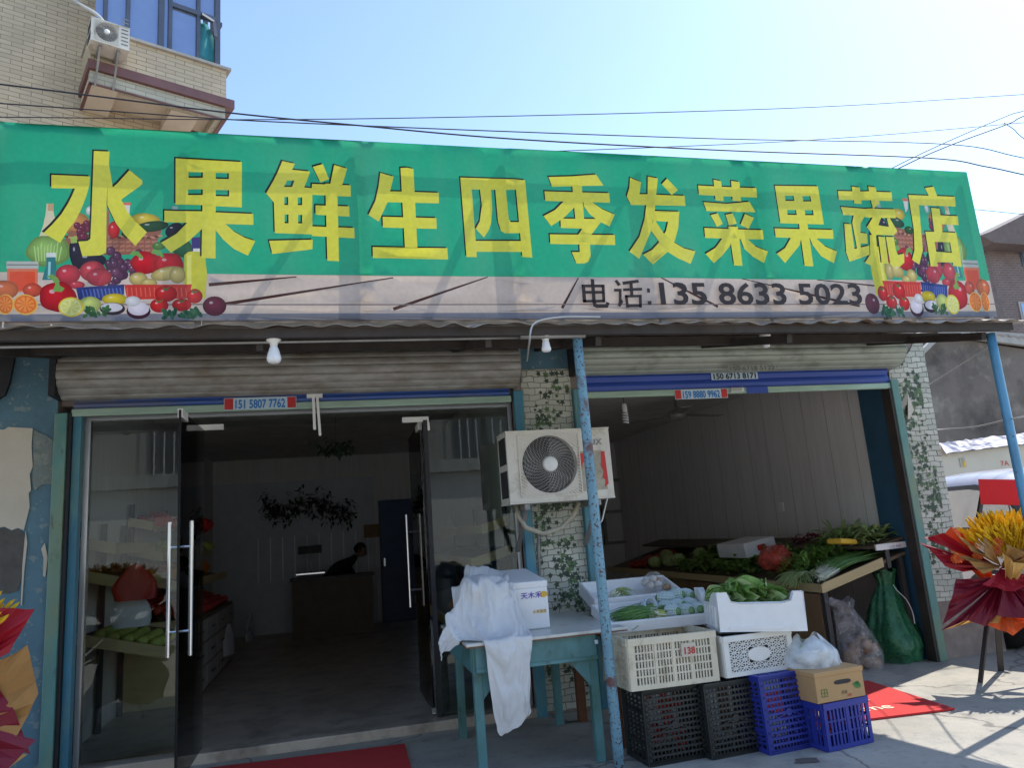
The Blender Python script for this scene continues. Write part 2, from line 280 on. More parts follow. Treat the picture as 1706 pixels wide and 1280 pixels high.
M = dict(
 concrete=mat('concrete', (.40,.375,.325), .9, var=.22, vs=1.3, col2=(.24,.235,.22), th=.62, s2=3.5, soft=.14, col3=(.16,.155,.15), th3=.7, s3=11, bump=.35, bs=60),
 floortile=mat('floor_tile', (.50,.43,.35), .35, var=.15, vs=2, col2=(.18,.15,.12), th=.6, s2=5, soft=.15),
 plaster=mat('plaster', (.36,.29,.25), .9, var=.2, vs=3, col2=(.22,.18,.16), th=.55, s2=6, soft=.15, bump=.3),
 white_wall=mat('white_wall', (.62,.60,.56), .8, var=.12, vs=3, col2=(.4,.37,.33), th=.66, s2=4, soft=.12),
 jointgrey=mat('joint_grey', (.42,.40,.38), .7), shop_wall=mat('shop_wall', (.72,.70,.68), .7, var=.12, vs=4, stretch=(6,6,.4)),
 clad=mat('clad', (.55,.57,.62), .5, var=.1),
 ceil=mat('ceiling_board', (.6,.58,.55), .9),
 dado=mat('blue_dado', (.05,.12,.28), .5, var=.2),
 bluepaint=mat('blue_paint', lin(86,122,138), .6, var=.22, vs=5, col2=lin(122,140,142), th=.60, s2=13, soft=.02, col3=lin(165,165,155), th3=.68, s3=24, bump=.2),
 bluetrack=mat('blue_track', lin(70,135,160), .5, var=.25, vs=7, col2=lin(110,150,140), th=.6, s2=5, soft=.1, col3=(.08,.06,.04), th3=.70, s3=20, stretch=(1,1,.3)),
 greentrack=mat('green_track', lin(95,145,140), .5, var=.25, vs=7, col2=lin(125,140,110), th=.56, s2=4, soft=.1, col3=(.07,.05,.03), th3=.68, s3=18, stretch=(1,1,.35)),
 bluereveal=mat('blue_reveal', lin(45,85,110), .6, var=.2),
 patchwhite=mat('patch_white', lin(205,195,178), .85, var=.08, vs=4, col2=(.10,.08,.07), th=.76, s2=24, soft=.02, bump=.2),
 patchgrey=mat('patch_grey', lin(125,135,132), .9, var=.2, vs=20, col2=lin(150,152,140), th=.58, s2=25, bump=.6),
 cement=mat('cement_patch', lin(98,94,90), .95, var=.25, vs=12, bump=.5),
 blackgap=mat('dark_metal', (.02,.02,.024), .6, var=.3),
 pole=mat('pole_paint', lin(112,156,176), .5, var=.25, vs=5, col2=(.08,.04,.03), th=.575, s2=62, soft=.025, col3=(.13,.055,.05), th3=.62, s3=4.5, bump=.25),
 poleclean=mat('pole_paint_clean', lin(88,150,190), .4, var=.22, vs=4, col2=(.12,.06,.05), th=.68, s2=20, soft=.03),
 shutter_old=mat('shutter_old', lin(166,163,157), .5, metal=.1, var=.25, vs=4, col2=lin(118,104,88), th=.58, s2=3, soft=.16, stretch=(1.2,1,3.5)),
 shutter_new=mat('shutter_new', lin(168,176,164), .45, metal=.2, var=.16, vs=3, col2=lin(110,112,98), th=.64, s2=3, soft=.14, stretch=(1.2,1,3)),
 shutter_blue=mat('shutter_blue', lin(50,80,168), .4, var=.18, vs=4, stretch=(.7,1,6)),
 shutter_blue_old=mat('shutter_blue_old', lin(58,90,160), .45, var=.3, vs=4, col2=lin(110,108,115), th=.56, s2=2.2, soft=.12, stretch=(.7,1,5)),
 barpale=mat('bar_pale', lin(160,185,168), .4, metal=.2, var=.2, stretch=(.6,1,4)),
 alu=mat('aluminium', (.55,.55,.56), .3, metal=.85, var=.1),
 steel=mat('steel', (.75,.75,.76), .2, metal=.95, var=.05),
 sheetmetal=mat('roof_sheet', (.42,.37,.32), .55, metal=.3, var=.3, vs=5, col2=(.12,.07,.05), th=.55, s2=4, soft=.12),
 darkwood=mat('dark_timber', (.05,.04,.035), .7, var=.4),
 greypipe=mat('grey_pipe', (.30,.29,.28), .5, metal=.3, var=.3),
 white_plastic=mat('white_plastic', (.80,.79,.76), .45, var=.06),
 bulbwhite=mat('bulb_white', (.85,.86,.88), .3, var=.03),
 ac=mat('ac_casing', lin(218,212,200), .5, var=.12, vs=4, col2=lin(160,145,120), th=.63, s2=5, soft=.1),
 acdark=mat('ac_dark', (.03,.03,.035), .5),
 acwire=mat('ac_wire', (.58,.56,.53), .4),
 red=mat('red_print', (.62,.03,.03), .5, var=.12),
 greysticker=mat('grey_sticker', lin(175,168,150), .7, var=.25, vs=14, col2=lin(140,120,95), th=.6, s2=12),
 ink=mat('dark_ink', (.03,.03,.03), .6), greyink=mat('grey_ink', (.22,.22,.22), .6), blueink=mat('blue_ink', (.02,.22,.62), .5),
 purpleink=mat('purple_ink', (.12,.07,.45), .5), brownink=mat('brown_ink', (.035,.02,.018), .6), redink=mat('red_ink', (.55,.03,.03), .5), greenink=mat('green_ink', (.05,.22,.05), .6),
 paleblue=mat('pale_blue_print', (.55,.68,.78), .5, var=.05), goldink=mat('gold_ink', (.7,.42,.04), .5),
 teal=mat('teal_table', lin(88,138,144), .5, var=.25, vs=5, col2=lin(62,106,96), th=.56, s2=4, soft=.1, col3=(.05,.04,.03), th3=.7, s3=16, bump=.15, stretch=(1,1,.5)),
 tabletop=mat('table_top', lin(205,207,202), .28, var=.08, vs=3, col2=lin(170,160,145), th=.66, s2=7, soft=.08),
 wood=mat('brown_wood', (.17,.065,.03), .5, var=.3, vs=4, stretch=(1,6,6)),
 cream=mat('cream_board', lin(190,170,125), .55, var=.12, vs=4, stretch=(1,6,6)),
 board=mat('brown_board', lin(140,112,80), .8, var=.12), 
 cardboard=mat('cardboard', lin(188,150,104), .8, var=.08, vs=5),
 foam=mat('foam', (.82,.83,.84), .6, var=.05, vs=12, bump=.12, bs=200),
 cloth=mat('white_cloth', (.80,.81,.82), .85, var=.06, vs=5, col2=(.66,.6,.6), th=.70, s2=6, soft=.1, trans=.2, bump=.7, bs=16),
 beige_crate=mat('beige_crate', lin(215,206,184), .5, var=.12, vs=5, col2=lin(160,145,118), th=.62, s2=9, soft=.1),
 white_crate=mat('white_crate', lin(222,222,218), .5, var=.07, vs=5),
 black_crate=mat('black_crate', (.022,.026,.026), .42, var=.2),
 blue_crate=mat('blue_crate', lin(42,56,150), .42, var=.15),
 leafg=mat('leaf_green', (.20,.38,.07), .45, var=.35, vs=18, col2=(.38,.52,.17), th=.6, s2=14, soft=.1, trans=.25),
 leafd=mat('leaf_dark', (.15,.27,.09), .5, var=.35, vs=18, trans=.2),
 ivy=mat('ivy_print', lin(96,122,80), .6, var=.3, vs=20), ivydark=mat('ivy_print_dark', lin(62,80,62), .6, var=.35, vs=20),
 leafpale=mat('leaf_pale', (.46,.58,.24), .45, var=.25, vs=14, trans=.25),
 scallion=mat('scallion_green', (.14,.30,.08), .4, var=.4, vs=14), scalwhite=mat('scallion_white', (.76,.78,.60), .4, var=.15),
 melon=mat('melon_skin', (.16,.30,.12), .4, var=.25, vs=10), net=mat('foam_net', (.62,.74,.76), .6, var=.1),
 lime=mat('lime_skin', (.42,.46,.10), .4, var=.2),
 potato=mat('potato', (.36,.22,.12), .75, var=.25, vs=14, col2=(.5,.33,.2), th=.6, s2=16),
 orange=mat('orange_skin', (.65,.2,.02), .45, var=.15), apple=mat('apple_skin', (.42,.03,.025), .35, var=.3, vs=12, col2=(.5,.25,.06), th=.66, s2=8, soft=.1), carrot=mat('carrot', (.6,.14,.04), .5, var=.25),
 garlic=mat('garlic', (.66,.6,.55), .6, var=.15),
 redpaper=mat('red_paper', lin(178,22,42), .5, var=.15, vs=3, trans=.25), wine=mat('wine_paper', lin(130,20,45), .5, var=.15, vs=3, trans=.2),
 kraft=mat('kraft_paper', lin(176,130,74), .7, var=.15, vs=4, trans=.2), gold=mat('gold_paper', lin(222,176,98), .45, var=.15, trans=.2), orangepaper=mat('orange_paper', lin(232,110,50), .5, var=.1, trans=.3),
 wheat=mat('wheat_yellow', lin(252,196,24), .6, var=.3, vs=25, trans=.2),
 redcard=mat('red_card', lin(222,16,26), .6, var=.06), 
 stain=mat('stain', (.12,.10,.09), .8, var=.3), redmat=mat('red_mat', lin(196,48,48), .9, var=.1, vs=8, bump=.3, bs=150), matink=mat('mat_ink', (.85,.68,.5), .8),
 legdark=mat('dark_leg', (.05,.045,.045), .5),
 cargl=mat('car_glass', (.30,.29,.27), .08, metal=.5, var=.1), carpaint=mat('car_paint', (.50,.48,.50), .25, metal=.3, var=.03), tyre=mat('tyre', (.02,.02,.02), .8), rim=mat('rim', (.25,.25,.26), .35, metal=.7), trim=mat('car_trim', (.02,.02,.022), .5), 
 tarp=mat('blue_tarp', lin(52,68,110), .5, var=.25, vs=3), housegrey=mat('house_render', lin(118,108,100), .95, var=.25, vs=.7, col2=lin(150,142,132), th=.62, s2=1.6, soft=.09, col3=lin(78,72,68), th3=.6, s3=.9, bump=.25), 
 trimgrey=mat('trim_grey', lin(170,165,158), .85, var=.15), roofbrown=mat('roof_brown', (.16,.12,.11), .8, var=.2), rooftile=mat('roof_tile', (.33,.29,.27), .8, var=.3), lowwall=mat('low_wall_white', lin(205,196,178), .9, var=.1, vs=1.5, col2=lin(150,138,118), th=.68, s2=1.2, soft=.1),
 browntrim=mat('brown_trim', (.17,.075,.07), .5, var=.2), soffit=mat('soffit_cream', (.62,.53,.42), .8, var=.08), framedark=mat('window_frame', (.10,.11,.14), .4, metal=.4), winblue=mat('window_glass_blue', (.27,.34,.50), .06, metal=.55, var=.06),
 tealcloth=mat('teal_cloth', (.06,.34,.40), .8), 
 cable=mat('cable', (.02,.02,.03), .6), cablewhite=mat('cable_white', (.55,.54,.52), .6),
 skin=mat('skin', (.35,.2,.14), .5), hair=mat('hair', (.012,.01,.01), .5), shirt=mat('dark_shirt', (.012,.014,.02), .8), 
 doorblue=mat('door_blue', (.035,.07,.17), .5), deskbrown=mat('desk_brown', (.12,.09,.06), .6), 
 greensack=mat('green_sack', (.03,.13,.06), .45, var=.4, vs=9, trans=.3, bump=1.0, bs=16), redbag=mat('red_bag', (.55,.03,.03), .35, var=.2, trans=.3), whitebag=mat('white_bag', (.7,.72,.78), .4, var=.08, trans=.25),
 street_white=mat('street_wall_white', (.78,.77,.74), .9, var=.06), darkroof=mat('grey_tiles', (.22,.23,.22), .7, var=.3),
)
GL = glass('shop_glass', (.86,.91,.89), 0, 1.15)
GLdoor = glass('door_glass', (.84,.90,.88), 0, 1.0)
GREENFILM = film('green_sack_film', (.035,.19,.085), .74, .38); CLEAR = film('clear_bag', (.62,.6,.62), .22, .15); MILK = film('milky_bag', (.72,.78,.82), .55, .3); REDFILM = film('red_net_bag', (.6,.08,.06), .5, .4)
TANBRICK = brick('tan_tiles', lin(205,188,160), lin(188,170,143), lin(128,112,92), .255, .068, .005)
TANBAND = brick('band_tiles', lin(190,184,165), lin(178,172,152), lin(120,112,98), .255, .068, .004)
HBRICK = brick('house_bricks', lin(120,100,96), lin(108,90,86), lin(140,128,122), .26, .09, .01)
WALLPAPER = brick('brick_wallpaper', lin(214,212,198), lin(184,186,172), lin(104,102,90), .105, .052, .004, warp=.06, bump=0, dirt=lin(170,172,160))

# ================================================================== SETTING
def crack(m):
    n = m.node_tree.nodes; l = m.node_tree.links; b = n['Principled BSDF']; src = b.inputs['Base Color'].links[0].from_socket
    tc = n.new('ShaderNodeTexCoord'); no = n.new('ShaderNodeTexNoise'); no.inputs['Scale'].default_value = 2.5; no.inputs['Detail'].default_value = 4; l.new(tc.outputs['Object'], no.inputs['Vector'])
    sc1 = n.new('ShaderNodeVectorMath'); sc1.operation = 'SCALE'; sc1.inputs[3].default_value = .35; l.new(no.outputs[1], sc1.inputs[0])
    ad = n.new('ShaderNodeVectorMath'); l.new(tc.outputs['Object'], ad.inputs[0]); l.new(sc1.outputs[0], ad.inputs[1])
    vo = n.new('ShaderNodeTexVoronoi'); vo.feature = 'DISTANCE_TO_EDGE'; vo.inputs['Scale'].default_value = .55; l.new(ad.outputs[0], vo.inputs['Vector'])
    mr = n.new('ShaderNodeMapRange'); mr.inputs[1].default_value = .002; mr.inputs[2].default_value = .007; mr.inputs[3].default_value = .55; mr.inputs[4].default_value = 0; l.new(vo.outputs[0], mr.inputs[0])
    mx = n.new('ShaderNodeMix'); mx.data_type = 'RGBA'; l.new(mr.outputs[0], mx.inputs[0]); l.new(src, mx.inputs[6]); mx.inputs[7].default_value = (.06,.055,.05,1)
    n3 = n.new('ShaderNodeTexNoise'); n3.inputs['Scale'].default_value = 55; n3.inputs['Detail'].default_value = 2; l.new(tc.outputs['Object'], n3.inputs['Vector'])
    m3_ = n.new('ShaderNodeMapRange'); m3_.inputs[1].default_value = .66; m3_.inputs[2].default_value = .72; m3_.inputs[4].default_value = .45; l.new(n3.outputs[0], m3_.inputs[0])
    m2 = n.new('ShaderNodeMix'); m2.data_type = 'RGBA'; l.new(m3_.outputs[0], m2.inputs[0]); l.new(mx.outputs[2], m2.inputs[6]); m2.inputs[7].default_value = (.12,.115,.11,1)
    l.new(m2.outputs[2], b.inputs['Base Color'])
crack(M['concrete'])
g = MB(); g.add([(-200,-200,0),(200,-200,0),(200,200,0),(-200,200,0)], [(0,1,2,3)]); kind(g.build('ground', M['concrete']), 'structure')
fl = MB().box(-1.95, 1.55, 5.97, 13.3, -.05, .07); kind(fl.build('floor', M['floortile'], bevel=.008), 'structure')

# ------------------------------------------------------------------ the shop building
shop = thing('shop_building', 'single storey vegetable shop with two roller shutter bays, blue and ivy wallpapered piers', 'shop', (1.8, 6, 0))
B = MB()
B.box(-3.2, -1.95, 6, 6.25, 0, 3.1).box(1.52, 2.12, 6, 6.3, 0, 3.1).box(5.30, 5.68, 6, 6.3, 0, 3.1)
B.box(-1.95, 1.52, 6.06, 6.25, 2.60, 3.1).box(2.12, 5.30, 6.06, 6.25, 2.60, 3.1).box(5.68, 6.06, 6.003, 6.25, 0, .52)
B.build('wall', [M['plaster']], shop)
MB().box(-3.2, -1.95, 5.985, 6.0, 0, 3.08).build('blue_painted_face', M['bluepaint'], shop)
MB().box(1.525, 2.115, 5.990, 5.999, 2.795, 3.08).build('blue_painted_face', M['bluepaint'], shop)
a = MB(); pz = 5.981                       # peeled white plaster, cement and rough render patches
def onY(pts, Y): return [P(x, y, Y=Y) for x, y in pts]
a.mi = 0; a.prism(onY([(-30,716),(8,716),(14,712),(55,714),(53,745),(55,778),(50,790),(52,818),(48,822),(50,845),(44,868),(40,884),(30,880),(20,884),(8,878),(-30,884)], pz), (0,-.006,0))
a.mi = 1; a.prism(onY([(-30,886),(8,880),(18,886),(30,882),(40,888),(42,905),(40,930),(37,960),(30,985),(12,990),(-30,985)], pz), (0,-.004,0))
a.mi = 2; a.prism(onY([(56,716),(80,728),(97,740),(99,806),(70,808),(58,818),(54,800),(56,770)], pz), (0,-.004,0))
a.mi = 0; a.prism(onY([(43,885),(46,905),(41,950),(37,1010),(35,1008),(38,940)], pz), (0,-.007,0))
a.prism(onY([(75,905),(80,930),(76,962),(72,960),(73,930),(69,915)], pz), (0,-.005,0))
a.build('peeling_patch', [M['patchwhite'], M['cement'], M['patchgrey']], shop)
MB().prism(onY([(-40,560),(24,562),(26,600),(18,640),(10,660),(-40,690)], 5.98), (0,-.03,0)).build('dark_board', M['blackgap'], shop)
# shutter tracks
t = MB(); t.box(-1.952, -1.87, 5.93, 6.0, .0, 2.53).build('shutter_track', M['greentrack'], shop, bevel=.006)
MB().box(-1.868, -1.845, 5.95, 6.05, 0, 2.53).build('track_slot', M['blackgap'], shop)
MB().box(-1.843, -1.79, 5.985, 6.06, .0, 2.53).build('door_jamb', M['bluetrack'], shop)
for x0, x1 in ((1.505, 1.585), (2.035, 2.115)):
    MB().box(x0, x1, 5.94, 5.998, 0, 2.6).build('shutter_track', M['bluetrack'], shop, bevel=.006)
MB().box(5.262, 5.345, 5.94, 5.998, 0, 2.6).build('shutter_track', M['greentrack'], shop, bevel=.006)
MB().box(5.235, 5.26, 5.95, 6.06, 0, 2.52).build('track_slot', M['darkwood'], shop)
MB().box(5.26, 5.30, 6.0, 6.42, 0, 2.6).build('reveal_panel', M['bluereveal'], shop)
# ivy wallpaper on the piers
def ivy(mb, n, pick, y, lo=.018, hi=.036):
    for _ in range(n):
        x, z = pick(); k = R(lo, hi); a0 = R(0, 6.28); pts = []
        for i in range(10):
            q = a0 + i*math.pi/5; r = k*(1.0 if i % 2 == 0 else .52)*(1.25 if i == 0 else 1); pts.append((x + r*math.cos(q), y - R(0,.0008), z + r*math.sin(q)))
        mb.mi = random.choice((1,1,2)); mb.poly(pts)
wp = MB(); wp.mi = 0
wp.box(1.588, 2.032, 5.993, 5.999, .02, 2.79)
cl = [(R(1.62,2.0), R(.1,2.75)) for _ in range(38)]
def pk():
    c = random.choice(cl); x = c[0] + random.gauss(0,.055); z = c[1] + random.gauss(0,.06)
    return min(1.995, max(1.625, x)), min(2.75, max(.07, z))
ivy(wp, 430, pk, 5.9915, .014, .032)
wp.build('ivy_wallpaper', [WALLPAPER, M['ivydark'], M['ivy']], shop, uv=True)
wp = MB(); oY = 5.994
out = onY([(1482,645),(1481,618),(1497,606),(1513,588),(1526,562),(1536,570),(1568,760),(1606,975),(1588,1001),(1560,1003),(1520,820)], oY)
wp.prism(out, (0,-.004,0))
cl = [(R(5.38,5.62), R(.75,2.85)) for _ in range(36)]
def pk2():
    c = random.choice(cl); x = c[0] + random.gauss(0,.07); z = c[1] + random.gauss(0,.07); return min(5.62, max(5.38, x)), min(2.8, max(.72, z))
ivy(wp, 400, pk2, 5.988, .014, .030)
wp.build('ivy_wallpaper', [WALLPAPER, M['ivydark'], M['ivy']], shop, uv=True)
cu = MB()                                    # torn and curling corners of the paper
for (ax, ay), (bx, by), (cx_, cy_), k in (((1526,562),(1536,570),(1522,572),.07), ((1568,757),(1580,762),(1566,740),.05), ((1492,688),(1511,674),(1513,650),.03), ((1512,655),(1513,700),(1523,684),.05)):
    p, q, r_ = P(ax,ay,Y=5.987), P(bx,by,Y=5.985-k), P(cx_,cy_,Y=5.987); cu.add([p, q, r_], [(0,1,2)])
cu.build('curled_paper', M['patchwhite'], shop, solid=.002)
# interiors
I = MB()
I.box(-2.1, -1.95, 6.25, 13.5, 0, 2.95).box(-1.95, 1.52, 13.3, 13.5, 0, 2.95).box(1.55, 1.7, 6.3, 13.3, 0, 2.95)
I.build('interior_wall', M['shop_wall'], shop)
I = MB(); I.box(1.95, 2.05, 6.3, 13.3, 0, 2.95).box(5.28, 5.45, 6.42, 13.5, 0, 2.95).box(2.05, 5.28, 13.3, 13.5, 0, 2.95); I.build('interior_wall', M['shop_wall'], shop)
j = MB()
for i in range(17): j.box(5.276, 5.279, 6.6+i*.4, 6.606+i*.4, .02, 2.94)
j.build('panel_joint', M['jointgrey'], shop)
MB().box(1.544, 1.549, 6.3, 13.2, .07, 1.3).build('dado', M['dado'], shop)
MB().box(-3.2, 5.7, 6.0, 13.6, 3.1, 3.25).build('roof', M['plaster'], shop)
MB().box(-1.95, 5.3, 6.25, 13.3, 2.95, 3.0).build('ceiling', M['ceil'], shop)
MB().box(-1.94, .70, 13.26, 13.295, .07, 2.55).build('wall_cladding', M['clad'], shop)
j = MB()
for i in range(10):
    x = P(430+i*20.4, 920, Y=13.25).x; j.box(x-.007, x+.007, 13.245, 13.262, .9, 1.62)
j.build('cladding_strip', M['bulbwhite'], shop)
d = MB().box(.77, 1.37, 13.2, 13.29, .07, 2.12).build('interior_door', M['doorblue'], shop, bevel=.01)
MB().box(.82, .85, 13.14, 13.2, 1.0, 1.14).build('handle', M['steel'], d)
wf = MB()
x0, x1 = P(1000,830,Y=13.25).x, P(1056,830,Y=13.25).x
for zz in (1.05, 1.62, 2.2): wf.box(x0, x1, 13.2, 13.29, zz, zz+.05)
for xx in (x0, x1-.05): wf.box(xx, xx+.05, 13.195, 13.285, 1.05, 2.25)
wf.build('rear_window_frame', M['greypipe'], shop)
s = MB().box(5.262, 5.279, 8.02, 8.12, 1.42, 1.53).build('socket', M['white_plastic'], shop, bevel=.004)

# roller shutters: coil with ribbed slats, straight curtain, coloured slat and bottom bar
def shutter(x0, x1, slat, blue, bar, z_bot, zb0, zb1, ctr, rr, rib, sharp):
    prof = []; n = 98
    for i in range(n+1):
        a = rad(112) + (rad(262)-rad(112))*i/n
        k = 1 + rib*abs(math.sin(i*math.pi/ (n/7)))**.45
        prof.append((ctr[0] + rr*math.cos(a)*sharp*k, ctr[1] + rr*math.sin(a)*k))
    mb = MB(); mb.sheet([[V((x, y, z)) for y, z in prof] for x in (x0, x0+.02, (x0+x1)/2, x1-.02, x1)])
    for x in (x0, x1): mb.add([(x, y, z) for y, z in prof], [tuple(range(len(prof)))])
    o = mb.build('roller_shutter', slat, shop)
    c = MB(); rows = []
    for i in range(13):
        z = zb1 + (zb0+.10-zb1)*0 + (ctr[1]-zb1)*(1-i/12); rows.append([V((x0+.06, 5.975 - .010*abs(math.sin(i*math.pi/3)), z)), V((x1-.06, 5.975 - .010*abs(math.sin(i*math.pi/3)), z))])
    c.sheet(rows).build('curtain', slat, o)
    b_ = MB(); rows = []
    for i in range(9):
        z = zb1 - (zb1-zb0)*i/8; rows.append([V((x, 5.972 - .014*abs(math.sin(i*math.pi/4)), z)) for x in (x0+.06, x1-.06)])
    b_.sheet(rows).build('coloured_slat', blue, o)
    MB().box(x0+.05, x1-.05, 5.955, 5.985, z_bot, zb0-.003).build('bottom_bar', bar, o, bevel=.006)
    MB().box(x0-.045, x0-.004, 5.76, 6.0, ctr[1]-rr*.95, ctr[1]+rr*.9).build('end_bracket', M['blackgap'], o)
    MB().box(x1+.004, x1+.02, 5.80, 6.0, ctr[1]-rr*.8, ctr[1]+rr*.9).build('end_bracket', M['greypipe'], o)
    return o
sL = shutter(-1.90, 1.535, M['shutter_old'], M['shutter_blue_old'], M['barpale'], 2.505, 2.565, 2.66, (5.97, 2.80), .18, .055, 1.15)
sR = shutter(2.07, 5.32, M['shutter_new'], M['shutter_blue'], M['barpale'], 2.515, 2.575, 2.735, (5.97, 2.87), .163, .045, 1.45)
def sticker(o, x0, y0, x1, y1, s, plate, ink, Y, ends=True, size=.9):
    a, b = P(x0, y0, Y=Y), P(x1, y1, Y=Y); p = MB().box(a.x, b.x, Y-.002, Y, b.z, a.z).build('phone_sticker', plate, o)
    h = a.z-b.z; pad = h*.85 if ends else h*.25
    if ends:
        for q0, q1 in ((a.x+.004, a.x+pad*.85), (b.x-pad*.85, b.x-.004)): MB().box(q0, q1, Y-.0035, Y-.0022, b.z+.004, a.z-.004).build('sticker_mark', M['redink'], o)
    t = text(s, 'phone_number', ink, o, (a.x+pad, Y-.0045, b.z+h*.11), h*size*1.12, bold=.028)
    w_ = max(v.co.x for v in t.data.vertices) - min(v.co.x for v in t.data.vertices); tgt = (b.x-a.x) - 2*pad; mn = min(v.co.x for v in t.data.vertices)
    for v in t.data.vertices: v.co.x = (a.x+pad+.004-shop.location.x) + (v.co.x-mn)*(tgt-.008)/w_
sticker(sL, 373, 664, 494, 680, '151 5807 7762', M['paleblue'], M['blueink'], 5.952)
sticker(sR, 1123, 650, 1213, 663, '159 8880 9962', M['paleblue'], M['blueink'], 5.952)
sticker(sR, 1184, 621, 1263, 631.5, '150 6713 8171', M['paleblue'], M['ink'], 5.954, ends=False)
sticker(sR, 1212, 609, 1294, 617.5, '150 6718 5122', M['shutter_new'], M['greyink'], 5.73, ends=False)
q = MB().box(P(546,645,Y=5.952).x, P(568,650,Y=5.952).x, 5.949, 5.951, P(556,652,Y=5.952).z, P(556,645,Y=5.952).z); q.build('phone_sticker', M['redink'], sL)
q = MB(); a, b = P(1216,646,Y=5.95), P(1238,653,Y=5.95); q.box(a.x, b.x, 5.94, 5.954, b.z, a.z); q.build('lock', M['steel'], sR, bevel=.004)
a, b = P(1243,645,Y=5.952), P(1280,655,Y=5.952); MB().box(a.x, b.x, 5.949, 5.951, b.z, a.z).build('phone_sticker', M['shutter_blue'], sR)
hl = MB()                                     # straps and pull rod hanging from the left shutter
a = P(522,662,Y=5.93)
hl.beam(a, a+V((.005,0,-.26)), .022, .004, (0,1,0)).beam(a+V((.03,-.01,0)), a+V((.045,-.01,-.31)), .02, .004, (0,1,0)).box(a.x-.05, a.x+.07, 5.925, 5.955, a.z-.005, a.z+.03)
hl.build('pull_strap', M['white_plastic'], sL)

# glass front of the left bay
xl0, xl1, xr0, xr1, gy = -1.785, -.985, .765, 1.50, 6.10
fr = MB(); fr.box(xl0-.004, xl0+.035, gy-.03, gy+.03, .07, 2.52).box(xr1-.03, xr1+.004, gy-.03, gy+.03, .07, 2.52).box(xl0+.035, xr1-.03, gy-.03, gy+.03, 2.488, 2.52)
fr.build('door_frame', M['alu'], shop)
MB().box(xl0+.036, xl1, gy-.006, gy+.006, .08, 2.40).build('glass_panel', GL, shop)
MB().box(xr0, xr1-.031, gy-.006, gy+.006, .08, 2.40).build('glass_panel', GL, shop)
MB().box(xl0+.036, xr1-.031, gy-.006, gy+.006, 2.404, 2.487).build('glass_transom', GL, shop)
MB().box(xr0-.02, xr0+.016, gy-.018, gy+.018, .07, 2.40).build('glass_edge_post', M['blackgap'], shop)
def leaf_door(hx, hy, sgn, lab):
    y0, y1 = sorted((hy, hy + sgn*.93)); d = MB().box(hx-.006, hx+.006, y0, y1, .09, 2.38).build('glass_door', GLdoor, shop)
    e = MB(); ye = hy + sgn*.93; e.box(hx-.007, hx+.007, min(ye, ye-sgn*.012), max(ye, ye-sgn*.012), .09, 2.38).build('glass_edge', M['blackgap'], d)
    yh = hy + sgn*.86
    for s_ in (-1, 1):
        h = MB(); h.tube([(hx+s_*.065, yh, .83), (hx+s_*.065, yh, 1.66)], .0135, 10)
        for zz in (.98, 1.50): h.tube([(hx, yh, zz), (hx+s_*.065, yh, zz)], .008, 8)
        h.build('handle', M['steel'], d, smooth=False)
    MB().box(hx-.016, hx+.016, y0+.01, y0+.2, 2.33, 2.39).build('patch_fitting', M['white_plastic'], d)
    MB().box(hx-.016, hx+.016, y0+.01, y0+.2, .085, .13).build('patch_fitting', M['steel'], d)
    return d
leaf_door(xl1+.03, gy-.04, -1, '')
leaf_door(xr0-.04, gy+.04, 1, '')
pf = MB()
for hx, s_ in ((xl1, 1), (xr0, -1)):
    pf.box(min(hx-s_*.0, hx+s_*.17), max(hx, hx+s_*.17), gy-.016, gy+.016, 2.385, 2.43) if s_ > 0 else pf.box(hx-.19, hx+.03, gy-.016, gy+.016, 2.385, 2.43)
pf.box(xl1-.10, xl1, gy-.016, gy+.016, 2.29, 2.43).box(xr0-.005, xr0+.035, gy-.017, gy+.017, 2.31, 2.385)
pf.build('corner_fitting', M['white_plastic'], shop, bevel=.003)

# ------------------------------------------------------------------ awning with poles
aw = thing('awning', 'low corrugated metal awning along the shop front on two blue poles', 'awning', (1.6, 5, 0))
XA0, XA1 = -3.4, 5.52
rows = []
for j in range(8):
    t = j/7; row = []
    for i in range(470):
        x = XA0 + (XA1-XA0)*i/469; fr_ = 1 if j == 0 else .3 if j == 1 else 0
        nz = noise.noise(V((x*3.1, j*.6, 1.3)))
        y = 4.36 + t*1.66 + fr_*(.05*noise.noise(V((x*2.2, 0, 5)))+.025*noise.noise(V((x*9, 0, 2))))
        z = 2.735 + t*.36 + .011*math.sin(x*2*math.pi/.185 + 1.6*noise.noise(V((x*.8,0,0))))*(.6+.8*abs(noise.noise(V((x*1.9,3,3))))) + .010*nz + fr_*(.018*noise.noise(V((x*6,3,0))) - .012)
        row.append(V((x, y, z)))
    rows.append(row)
MB().sheet(rows).build('roof_sheet', M['sheetmetal'], aw, smooth=True, solid=.003)
MB().beam((XA0, 4.44, 2.695), (5.10, 4.44, 2.695), .05, .058).build('front_beam', M['darkwood'], aw)
for y, z in ((5.25, 2.83), (5.9, 3.0)): MB().beam((XA0, y, z), (5.45, y, z), .05, .07).build('purlin', M['darkwood'], aw)
for x in (-1.9, -.4, 1.0, 1.75, 3.2, 4.9): MB().beam((x, 4.5, 2.64), (x, 6.0, 2.98), .04, .06).build('rafter', M['darkwood'], aw)
pp = MB(); pp.tube([(XA0, 4.475, 2.632), (1.30, 4.465, 2.662)], .0085, 8).tube([(1.20, 4.455, 2.668), (1.64, 4.452, 2.672)], .021, 12).build('cross_pipe', M['greypipe'], aw, smooth=True)
pp = MB(); pp.tube([(1.62, 4.46, 2.70), (3.3, 4.47, 2.705), (5.05, 4.46, 2.69)], .008, 6).build('conduit', M['greypipe'], aw)
